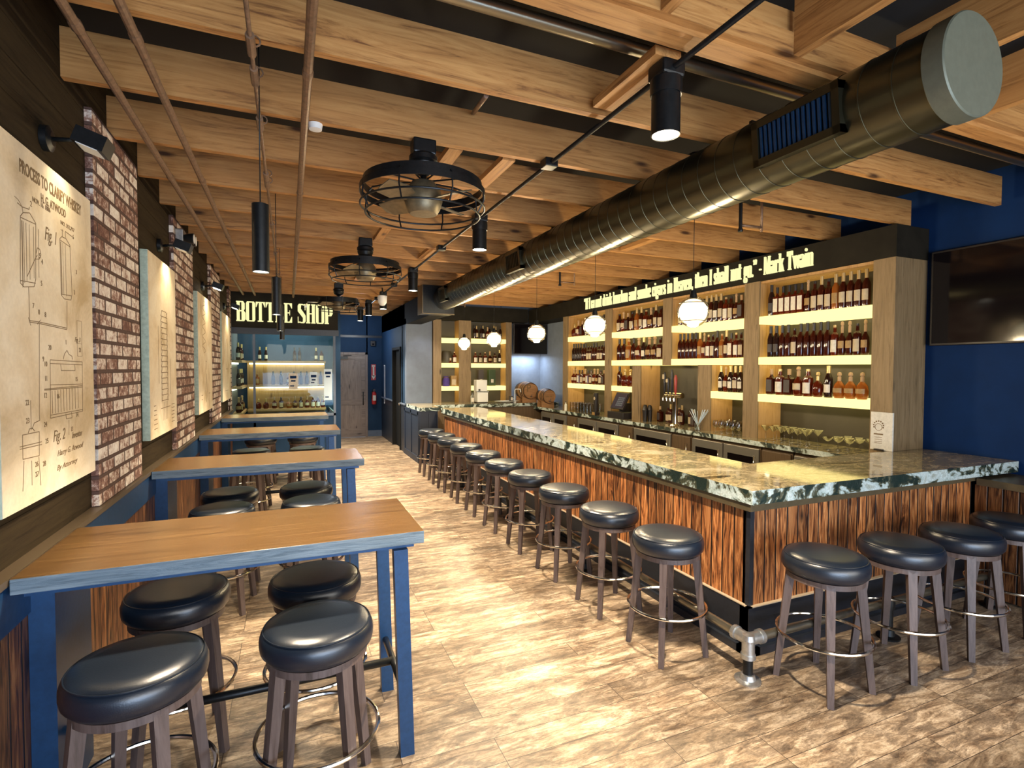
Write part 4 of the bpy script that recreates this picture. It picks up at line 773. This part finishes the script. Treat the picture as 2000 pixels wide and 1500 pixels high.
# barrels
def barrel(x, y, r, L, lab, txt, zb):
    t = thing('oak_barrel', lab, 'barrel', (x, y, zb), 'barrels at the end of the back counter'); zc = zb+.08+r*.9
    pf = [(r*.80, -L/2+.02), (r*.86, -L/2), (r*.88, -L/2)]+[(r*(1-.14*(2*k/10-1)**2), -L/2+L*k/10) for k in range(11)]+[(r*.80, L/2), (r*.8, L/2-.02)]
    MB().lathe([(0, -L/2+.02)]+pf+[(0, L/2-.02)], (x, y+L/2, zc), 32, 'y').done('staves', 'barrel_wood', t)
    for k in (.06, .2, .34, .66, .8, .94):
        rr = r*(1-.14*(2*k-1)**2)+.003; yy = y+L*k; MB().lathe([(rr-.004, yy-.014), (rr, yy-.014), (rr, yy+.014), (rr-.004, yy+.014), (rr-.004, yy-.014)], (x, 0, zc), 32, 'y').done('hoop', 'black_metal', t)
    plain_text(txt, (x-r*.45, y+.0185, zc-r*.1), (1, 0, 0), r*.8 if len(txt) < 3 else r*.16, 'ink', t, r*.5 if len(txt) < 3 else r*.9, nrm=(0, -1, 0), off=.01, name='stamp')
    b = MB()
    for yy in (y+.06, y+L-.11): b.prism([(x-r*.85, yy, zb), (x+r*.85, yy, zb), (x+r*.85, yy, zb+.14), (x+r*.4, yy, zb+.09), (x-r*.4, yy, zb+.09), (x-r*.85, yy, zb+.14)], (0, .045, 0))
    b.done('cradle', 'barrel_wood', t); MB().tube([(x, y+.02, zc-r*.6), (x, y-.06, zc-r*.6)], .012, 8).tube([(x, y-.045, zc-r*.6), (x, y-.045, zc-r*.6+.05)], .008, 8).done('spigot', 'stool_wood', t)
barrel(4.93, 10.52, .20, .50, 'larger pale headed barrel stamped with a letter, left of the smaller barrel', 'P', 1.07)
barrel(5.14, 10.03, .165, .38, 'smaller dark oak barrel with hoops in front of the larger one', 'BARREL AGED', 1.0)

# ---- things on the back counter
def glass(x, y, z, kind, label, group):
    key = 'g_'+kind
    if key not in bcache:
        b = MB()
        if kind == 'martini': b.lathe([(0, 0), (.034, .0), (.034, .003), (.004, .006), (.0035, .10), (.058, .165), (.0565, .165), (.002, .104), (0, .104)], seg=24)
        elif kind == 'coupe': b.lathe([(0, 0), (.034, .0), (.034, .003), (.004, .006), (.0035, .085), (.03, .10), (.052, .13), (.051, .13), (.028, .102), (0, .09)], seg=24)
        elif kind == 'snifter': b.lathe([(0, 0), (.03, 0), (.03, .003), (.004, .006), (.004, .055), (.03, .075), (.038, .11), (.026, .16), (.025, .16), (.036, .11), (.028, .077), (0, .06)], seg=20)
        else: b.lathe([(0, 0), (.032, 0), (.037, .09), (.0355, .09), (.031, .008), (0, .008)], seg=20)
        o = b.done(dict(martini='martini_glass', coupe='coupe_glass', snifter='snifter_glass', rocks='rocks_glass')[kind], 'drink_glass'); bcache[key] = o
    else: o = bcache[key].copy(); C.objects.link(o)
    o.location = (x, y, z); return tag(o, label, 'glass', group)
k = 0
for j, x in enumerate((5.16, 5.30)):
    for i in range(6):
        glass(x, 4.50-i*.105-.03*j, 1.0005, 'martini', 'stemmed martini glass, %s from left in the %s row, pillar bay' % (ordn(i), ('front', 'back')[j]), 'martini glasses on the back counter')
for j, x in enumerate((5.12, 5.24, 5.36)):
    for i in range(3): glass(x, 3.70-i*.115-.02*j, 1.0005, 'coupe', 'coupe glass beside the pillar, %s from left in the %s row' % (ordn(i), ('front', 'middle', 'back')[j]), 'coupe glasses by the pillar')
for j, x in enumerate((5.15, 5.27, 5.39)):
    for i in range(5): glass(x, 5.28-i*.095, 1.0005, 'snifter', 'footed snifter glass in second bay, %s from left in the %s row' % (ordn(i), ('front', 'middle', 'back')[j]), 'snifters on the back counter')
for j, x in enumerate((5.02, 5.12, 5.22)):
    for l in range(2):
        for i in range(7): glass(x, 8.86-i*.115, 1.0005+l*.093, 'rocks', 'stacked tumbler at the far counter end, %s from left, %s row, %s layer' % (ordn(i), ('front', 'middle', 'back')[j], ('lower', 'upper')[l]), 'stacked tumblers')
t = thing('beer_tap_sign', 'tall dark tap handle display with a cream emblem by the tumblers', 'tap display', (5.02, 7.98, 1.0))
MB().box(4.97, 5.07, 7.94, 8.04, 1.0, 1.06, .005).box(4.99, 5.05, 7.95, 8.03, 1.06, 1.40, .01).done('display_body', 'cap_black', t); MB().lathe([(0, 4.988), (.028, 4.988), (.028, 4.984), (0, 4.984)], (0, 7.99, 1.30), 20, 'x').done('emblem', 'cream_label', t); MB().box(4.965, 4.97, 7.95, 8.03, 1.005, 1.055).done('name_plate', 'gold_label', t)
t = thing('point_of_sale', 'tilted touch screen till on a black cash drawer', 'till', (5.2, 7.38, 1.0))
MB().box(5.0, 5.40, 7.14, 7.60, 1.0, 1.11, .005).done('cash_drawer', 'cap_black', t)
b = MB(); b.prism([(5.03, 7.20, 1.16), (5.03, 7.56, 1.16), (5.17, 7.56, 1.43), (5.17, 7.20, 1.43)], (.025, 0, -.012)); b.done('screen_housing', 'cap_black', t)
b = MB(); b.prism([(5.034, 7.22, 1.176), (5.034, 7.54, 1.176), (5.157, 7.54, 1.413), (5.157, 7.22, 1.413)], (-.003, 0, .0015)); sc_ = b.done('screen', 'screen_dark', t)
b = MB()
for i in range(5):
    for j in range(4): z = 1.21+i*.03; x = 5.034+(z-1.176)*.52-.004; b.prism([(x, 7.26+j*.045, z), (x, 7.295+j*.045, z), (x+.0104, 7.295+j*.045, z+.02), (x+.0104, 7.26+j*.045, z+.02)], (-.002, 0, .001))
b.done('screen_icons', 'slate_wall', sc_)
MB().box(5.12, 5.3, 7.34, 7.42, 1.11, 1.25).done('stand', 'cap_black', t); MB().box(5.20, 5.28, 7.08+.07, 7.20, 1.11, 1.19, .005).done('card_reader', 'cap_black', t)
t = thing('beer_tower', 'chrome T-shaped beer tower with a red tap handle on the back counter', 'beer tower', (5.22, 6.15, 1.0))
MB().lathe([(0, 1.0), (.075, 1.0), (.07, 1.015), (.045, 1.03), (.04, 1.10), (.038, 1.40), (.045, 1.42)], (5.22, 6.15, 0), 28).done('column', 'chrome', t)
MB().tube([(5.22, 6.0, 1.44), (5.22, 6.34, 1.44)], .042, 20).done('cross_tube', 'chrome', t)
for i, y in enumerate((6.04, 6.12, 6.20, 6.28)):
    f = MB().tube([(5.18, y, 1.44), (5.12, y, 1.435), (5.10, y, 1.39), (5.10, y, 1.36)], .011, 8).done('tap', 'chrome', t)
    m, h = (('red_wood', .26), ('cap_black', .34), ('cap_black', .22), ('cap_black', .30))[i]
    MB().lathe([(.008, 1.455), (.012, 1.48), (.018, 1.50), (.024, 1.48+h*.8), (.012, 1.48+h), (0, 1.48+h)], (5.13, y, 0), 12).done('tap_handle', m, f)
    if i > 1: MB().box(5.10, 5.106, y-.02, y+.02, 1.50+h*.6, 1.50+h*.82).done('handle_badge', 'cream_label', f)
t = thing('straw_cup', 'clear cup of pale blue white straws fanning out on the back counter', 'straw cup', (5.08, 5.53, 1.0))
MB().lathe([(0, 1.0), (.04, 1.0), (.045, 1.1), (.0435, 1.1), (.038, 1.006), (0, 1.006)], (5.08, 5.53, 0), 20).done('cup', 'drink_glass', t)
simple('straw_white', (.55, .68, .78), .4)
for i in range(22):
    s_ = -1 if i % 2 else 1; a = s_*R2.uniform(.05, .15); a2 = R2.uniform(-.03, .05)
    MB().tube([(5.08-a2*.2, 5.53-a*.25, 1.008), (5.08+a2, 5.53+a, 1.27+R2.uniform(-.02, .02))], .0032, 5).done('straw', 'straw_white', t)
for i, (x, y) in enumerate(((5.2, 6.83), (5.23, 6.75), (5.16, 6.78))):
    t = thing('shaker_tin', 'black cocktail shaker by the dark post, %s of three' % ordn(i), 'shaker', (x, y, 1.0), 'black shakers'); MB().lathe([(0, 0), (.03, 0), (.04, .17), (.042, .172), (.03, .24), (.018, .26), (0, .26)], seg=18).done('shaker_body', 'cap_black', t, True); MB().ring((0, 0, .175), .042, .003, 18, 6).done('rim', 'black_metal', t, True)
spd = 'kscScskgs'
for i, cd in enumerate(spd):
    kd, lq, lb, cp = B[cd]; bottle(5.36+.06*(i % 2), 6.66-i*.125, 1.0005, kd, lq, lb or 'cream_label', cp, '%s %s behind the beer tower on the back counter, %s from left' % (LN[lq], KN[kd], ordn(i)), 'bottles on the back counter', '-x', .95)
o = MB().box(5.50, 5.528, 4.88, 5.08, 1.16, 1.42, .004).done('wall_box', 'dark_glass'); tag(o, 'small black box mounted on the back panel above the snifters', 'box')
t = thing('wood_card', 'pale wood menu board with a round emblem leaning on the end pillar', 'menu board', (5.12, 3.16, 1.07))
MB().box(5.118, 5.138, 3.07, 3.27, 1.071, 1.43, .003).done('board', 'card_wood', t)
b = MB(); yc, zc = 3.195, 1.30
for k in range(9): a = PI*(-.1+1.2*k/8); b.prism([(5.1175, yc+.045*math.cos(a)+.006*c, zc+.045*math.sin(a)+.006*d) for c, d in ((-1, -1), (1, -1), (1, 1), (-1, 1))], (-.001, 0, 0))
for k in range(24): a = 2*PI*k/24; a1 = a+.27; b.prism([(5.1175, yc+r_*math.cos(q), zc-.012+r_*math.sin(q)) for r_, q in ((.030, a), (.034, a), (.034, a1), (.030, a1))], (-.001, 0, 0))
b.box(5.1165, 5.1175, yc-.042, yc+.042, 1.215, 1.228)
for z in (1.19, 1.17, 1.15, 1.135): b.box(5.1165, 5.1175, yc-.034, yc+.034, z, z+.004)
b.done('burned_emblem', 'ink', t)
o = MB().box(5.09, 5.115, 3.14, 3.22, 1.0705, 1.084, .003).done('card_foot', 'cap_black'); tag(o, 'small black clip at the foot of the pale menu board', 'clip')
t = thing('squeeze_bottle', 'small white bottle near the far end of the side shelving', 'bottle', (5.05, 9.15, 1.0)); MB().lathe([(0, 0), (.025, 0), (.025, .11), (.01, .13), (.01, .16), (0, .16)], seg=14).done('bottle_body', 'white_plastic', t, True); MB().lathe([(0, .16), (.013, .158), (.011, .18), (0, .18)], seg=12).done('nozzle', 'cap_black', t, True)
t = thing('soda_gun_bottle', 'dark bottle with blue white label standing behind the bar rail', 'bottle', (3.5, 5.6, .8)) if False else None

# ---- globe pendants over the bar
for i, y in enumerate((3.37, 4.86, 6.30, 7.87, 9.42)):
    x, z, r = 3.03, 2.293, .125
    t = thing('globe_pendant', 'round glowing glass globe pendant over the bar, %s from the camera' % ordn(i), 'lamp', (x, y, z), 'globe pendants over the bar')
    MB().lathe([(r*math.sin(a), z-r*math.cos(a)) for a in [PI*k/20*.94+.19 for k in range(20)]], (x, y, 0), 32).done('globe', 'drink_glass', t)
    MB().lathe([(0, z-.104)]+[(.112*math.sin(a), z-.112*math.cos(a)*.93) for a in [PI*k/12 for k in range(1, 12)]]+[(0, z+.104)], (x, y, 0), 32).done('bulb', 'globe_glow', t)
    for zz in (z+.07, z-.075): MB().ring((x, y, zz), math.sqrt(max(0, r*r-(zz-z)**2))+.002, .004, 36, 6).done('band', 'trim_bronze', t)
    MB().lathe([(0, z+r+.05), (.02, z+r+.05), (.03, z+r), (.03, z+r-.02), (0, z+r-.02)], (x, y, 0), 16).done('cap', 'black_metal', t)
    MB().tube([(x, y, z+r+.045), (x, y, 3.55)], .0025, 5).done('cord', 'black_metal', t)
    MB().lathe([(0, 3.52), (.05, 3.53), (.05, 3.56)], (x, y, 0), 16).done('canopy', 'black_metal', t)
    light('globe_light', 'POINT', (x, y, z-.16), 48, (1, .78, .48), .1)
# ---- televisions
t = thing('television', 'large black television on the blue right wall', 'television', (5.6, 2.3, 2.45))
MB().box(5.56, 5.60, 1.45, 3.03, 2.055, 2.93, .006).done('bezel', 'cap_black', t); MB().box(5.556, 5.56, 1.47, 3.01, 2.075, 2.91).done('screen', 'dark_glass', t); MB().box(5.60, 5.62, 2.0, 2.5, 2.3, 2.7).done('wall_bracket', 'black_metal', t)
t = thing('television', 'black television above the blue nook beside the far shelving', 'television', (5.1, 11.1, 2.5))
MB().box(4.745, 5.60, 11.06, 11.10, 2.16, 2.86, .006).done('bezel', 'cap_black', t); MB().box(4.76, 5.59, 11.056, 11.06, 2.18, 2.84).done('screen', 'dark_glass', t); MB().box(5.1, 5.3, 11.10, 11.48, 2.4, 2.6).done('wall_bracket', 'black_metal', t)
light('nook_light', 'AREA', (5.15, 11.25, 2.13), 6, (.75, .87, 1), .6, aim=(5.15, 11.3, 1.0), sy=.15)
for i, (x, y) in enumerate(((3.95, 3.66), (3.95, 7.15), (3.3, 10.6))):
    t = thing('joist_bracket', 'small black pipe bracket under the joists over the bar, %s going back' % ordn(i), 'bracket', (x, y, 3.15), 'pipe brackets over the bar')
    MB().tube([(-.12, 0, 0), (.12, -.02, 0)], .012, 8).done('bar', 'rusty_pipe', t, True); MB().tube([(-.12, 0, .41), (-.12, 0, -.05)], .016, 8).lathe([(.02, -.06), (.024, -.05), (.02, -.03)], (-.12, 0, 0), 10).done('socket', 'black_metal', t, True); MB().tube([(.12, -.02, .41), (.12, -.02, -.04)], .012, 8).done('stub', 'rusty_pipe', t, True)
o = MB().lathe([(0, 3.165), (.035, 3.17), (.04, 3.2)], (.15, 3.2, 0), 20).done('smoke_detector', 'white_plastic'); tag(o, 'small white round detector under the second joist', 'detector')
t = thing('ceiling_speaker', 'white rounded speaker hanging at the far end of the ceiling', 'speaker', (1.49, 9.2, 3.0)); MB().lathe([(0, -.11), (.04, -.10), (.075, -.05), (.08, .06), (0, .065)], seg=24).done('speaker_body', 'white_plastic', t, True); MB().tube([(0, 0, .06), (0, 0, .2)], .01, 8).done('stem', 'black_metal', t, True)

# ================================================================== bottle shop
t = thing('shop_sign', 'dark sign board with glowing letters above the glazed bottle room', 'sign', (0, 10.7, 2.55))
MB().box(-.945, .888, 10.72, 10.86, 2.55, 3.19).done('sign_board', 'bronze_header', t)
b = MB(); lettering(b, 'BOTTLE SHOP', (-.86, 10.715, 2.665), (1, 0, 0), 1.65, .36, (0, -.04, 0), .035); setlabel(b.done('lit_letters', 'letter_glow', t), 'glowing cream letters')
t = thing('sign_lamp', 'small curved lamp bar over the right end of the shop sign', 'lamp', (.55, 10.6, 3.05)); MB().tube([(.3, 10.68, 2.99), (.34, 10.62, 3.06), (.6, 10.6, 3.06), (.66, 10.66, 3.0)], .010, 8).done('lamp_bar', 'chrome', t); MB().box(.28, .33, 10.68, 10.72, 2.96, 3.02).done('mount', 'galvanised', t)
struct('wall_shop_back', MB().box(-1.1, 1.08, 12.42, 12.5, 0, 3.56), 'navy_wall'); struct('wall_shop_left', MB().box(-1.12, -.98, 10.72, 12.5, 0, 3.56), 'slate_wall')
struct('trim_6', MB().box(-.945, .9, 10.72, 10.78, 2.44, 2.55), 'kick_black')
for i, (x0, x1) in enumerate(((-.94, -.60), (-.56, .80))): struct('window_%d' % (i+5), MB().box(x0, x1, 10.74, 10.75, .95, 2.44), 'shop_glass')
struct('window_7', MB().box(.825, .835, 10.78, 12.40, .95, 2.44), 'shop_glass')
struct('trim_7', MB().box(-.60, -.56, 10.73, 10.77, .1, 2.44).box(.80, .84, 10.72, 10.78, 0, 2.44).box(-.945, .84, 10.72, 10.78, .90, .95).box(.815, .84, 10.78, 12.42, .90, .95), 'slate_wall')
struct('wall_shop_low', MB().box(-.945, .80, 10.73, 10.77, 0, .90).box(.815, .835, 10.78, 12.42, 0, .90), 'navy_wall')
t = thing('shop_shelving', 'lit shelving of bottles inside the glazed bottle room', 'shelving', (0, 12.1, .9))
MB().box(-.80, .74, 12.36, 12.41, .86, 1.96).done('back_panel', 'shelf_side_wood', t)
for z in (1.92, 1.42, .92):
    MB().box(-.78, .74, 12.02, 12.36, z, z+.045).done('shelf_board', 'warm_shelf_wood', t)
    if z > 1: MB().box(-.76, .72, 12.30, 12.33, z-.03, z-.002).done('light_strip', 'strip_glow', t)
    MB().box(-.97, -.80, 11.0, 12.30, z, z+.045).done('side_shelf_board', 'warm_shelf_wood', t)
    if z > 1: MB().box(-.97, -.95, 11.05, 12.2, z-.03, z-.002).done('light_strip', 'strip_glow', t)
light('shop_glow', 'AREA', (0, 11.8, 2.9), 20, (1, .86, .6), 1.2, aim=(0, 12.2, 1.2), sy=.4)
for z, codes, xs, sj in ((1.9655, 'xxwwxs', (-.55, -.43, .12, .22, .55, .66), 0), (1.4655, 'ebbrbbbbb', (-.6, -.3, -.15, 0, .1, .24, .36, .5, .64), 1), (.9655, 'ddrsDRsrSSr', (-.58, -.44, -.28, -.15, 0, .12, .24, .36, .48, .58, .68), 2)):
    for i, (cd, x) in enumerate(zip(codes, xs)):
        k, lq, lb, cp = B[cd]; bottle(x, 12.12, z, k, lq, lb, cp, '%s %s, %s from left, %s, behind the shop glass' % (LN[lq], KN[k], ordn(i), SN[sj]), 'bottles on the shop back shelves', '-y', .92)
for z, codes, sj in ((1.9655, 'xsx', 0), (1.4655, 'wxx', 1), (.9655, 'RsR', 2)):
    for i, cd in enumerate(codes):
        k, lq, lb, cp = B[cd]; bottle(-.875, 11.2+i*.38, z, k, lq, lb, cp, '%s %s, %s from camera, %s of the shop side shelves' % (LN[lq], KN[k], ordn(i), SN[sj]), 'bottles on the shop side shelves', '-y', 1.05)
for x, z0, z1, w_, m, lb_ in ((.08, 1.42, 1.72, .08, 'white_label', 'small white paper notice taped to the left of the shop glass'), (.44, 1.48, 1.74, .07, 'straw_white', 'pale blue printed notice on the shop glass'), (.70, 1.2, 1.80, .075, 'straw_white', 'tall blue and white poster at the right edge of the shop glass')):
    t = thing('paper_notice', lb_, 'notice', (x, 10.73, z0), 'notices on the shop glass'); MB().box(x-w_, x+w_, 10.735, 10.739, z0, z1).done('sheet', m, t)
    b = MB(); b.box(x-w_*.7, x+w_*.7, 10.733, 10.735, z1-.1, z1-.05).box(x-w_*.5, x+w_*.5, 10.733, 10.735, z1-.16, z1-.13).box(x-w_*.7, x+w_*.2, 10.733, 10.735, z0+.05, z0+.07); b.done('printed_lines', 'blue_wall', t)
# little things on the shop counter and tables
t = thing('condiment_box', 'small cream box on the stool rail behind the third table', 'box', (.0, 8.1, .78)) if False else None

# ================================================================== end of the hall
d = bpy.data.objects.new('door_1', None); C.objects.link(d); d.location = (1.5, 14.3, 0); d['kind'] = 'structure'
MB().box(1.10, 1.16, 14.24, 14.32, 0, 2.23).box(1.86, 1.92, 14.24, 14.32, 0, 2.23).box(1.10, 1.92, 14.24, 14.32, 2.17, 2.23).done('door_frame', 'door_wood', d)
MB().box(1.16, 1.86, 14.28, 14.32, .01, 2.17).done('door_leaf', 'door_wood', d)
b = MB()
for x in (1.16, 1.76): b.box(x, x+.10, 14.265, 14.28, .01, 2.17)
b.box(1.26, 1.76, 14.265, 14.28, .01, .24).box(1.26, 1.76, 14.265, 14.28, .86, 1.0)
b.prism([(1.26, 14.265, 2.17), (1.26, 14.265, 1.98)]+[(1.26+.5*k/10, 14.265, 1.98+.07*math.sin(PI*k/10)) for k in range(1, 10)]+[(1.76, 14.265, 1.98), (1.76, 14.265, 2.17)], (0, .015, 0))
b.done('door_rails', 'door_wood_x', d)
MB().tube([(1.80, 14.2, .85), (1.80, 14.2, 1.2)], .012, 8).box(1.79, 1.81, 14.2, 14.265, .87, .89).box(1.79, 1.81, 14.2, 14.265, 1.16, 1.18).done('door_handle', 'black_metal', d)
MB().box(1.16, 1.42, 14.2, 14.26, 2.05, 2.12).tube([(1.3, 14.2, 2.13), (1.5, 14.1, 2.14)], .01, 6).done('door_closer', 'black_metal', d)
d = bpy.data.objects.new('door_2', None); C.objects.link(d); d.location = (2.36, 12.18, 0); d['kind'] = 'structure'
MB().box(2.27, 2.42, 11.70, 11.76, 0, 2.30).box(2.27, 2.42, 12.60, 12.66, 0, 2.30).box(2.27, 2.42, 11.76, 12.60, 2.24, 2.30).done('door_frame', 'black_paint', d)
MB().box(2.35, 2.39, 11.76, 12.60, .01, 2.24).done('door_leaf', 'black_paint', d); MB().lathe([(.03, 2.27), (.035, 2.29), (.012, 2.31), (.012, 2.35)], (0, 11.84, 1.02), 14, 'x').done('door_handle', 'chrome', d)
t = thing('fire_extinguisher', 'red fire extinguisher with a white label on the dark blue hall wall', 'extinguisher', (2.08, 14.24, .85))
MB().lathe([(0, .86), (.05, .86), (.062, .88), (.062, 1.14), (.04, 1.19), (.018, 1.20), (0, 1.20)], (2.08, 14.24, 0), 20).done('cylinder', 'red_paint', t); MB().box(2.05, 2.11, 14.20, 14.26, 1.20, 1.26).tube([(2.08, 14.24, 1.22), (2.02, 14.2, 1.2), (2.01, 14.2, 1.0)], .01, 6).done('valve', 'cap_black', t); MB().box(2.04, 2.12, 14.172, 14.178, .96, 1.10).done('label', 'white_label', t)
t = thing('fire_arrow_sign', 'white sign with a red border and downward arrow above the extinguisher', 'sign', (2.08, 14.31, 1.5)); MB().box(2.02, 2.14, 14.308, 14.316, 1.50, 1.92).done('plate', 'red_paint', t)
b = MB(); b.box(2.04, 2.12, 14.303, 14.308, 1.85, 1.90).box(2.06, 2.10, 14.303, 14.308, 1.60, 1.86); b.prism([(2.025, 14.303, 1.62), (2.135, 14.303, 1.62), (2.08, 14.303, 1.51)], (0, .005, 0)); b.done('arrow', 'white_label', t); plain_text('FIRE', (2.045, 14.3025, 1.862), (1, 0, 0), .028, 'red_paint', t, .07, nrm=(0, -1, 0))
t = thing('framed_notice', 'slim framed notice on the hall side wall left of the door', 'notice', (2.28, 13.85, 1.4)); MB().box(2.285, 2.299, 13.80, 13.92, .90, 1.9).done('frame', 'white_plastic', t); MB().box(2.283, 2.285, 13.82, 13.90, .93, 1.87).done('sheet', 'slate_wall', t)
for i, (x, y) in enumerate(((1.9, 14.2),)):
    t = thing('wall_speaker', 'small black sensor box high on the hall end wall', 'sensor', (2.05, 14.25, 2.45)); MB().box(2.0, 2.12, 14.22, 14.32, 2.40, 2.54, .01).done('body', 'cap_black', t); MB().box(2.03, 2.09, 14.215, 14.22, 2.43, 2.47).done('lens', 'dark_glass', t)
light('hall_light', 'POINT', (1.6, 13.2, 2.6), 14, (.75, .87, 1), .15)
light('slate_wash', 'SPOT', (2.6, 10.6, 2.72), 6, (.85, .9, 1), .08, aim=(2.6, 11.2, 1.5), spot=90)
for o in bpy.data.objects:
    if o.type == 'EMPTY' and not o.children: bpy.data.objects.remove(o)
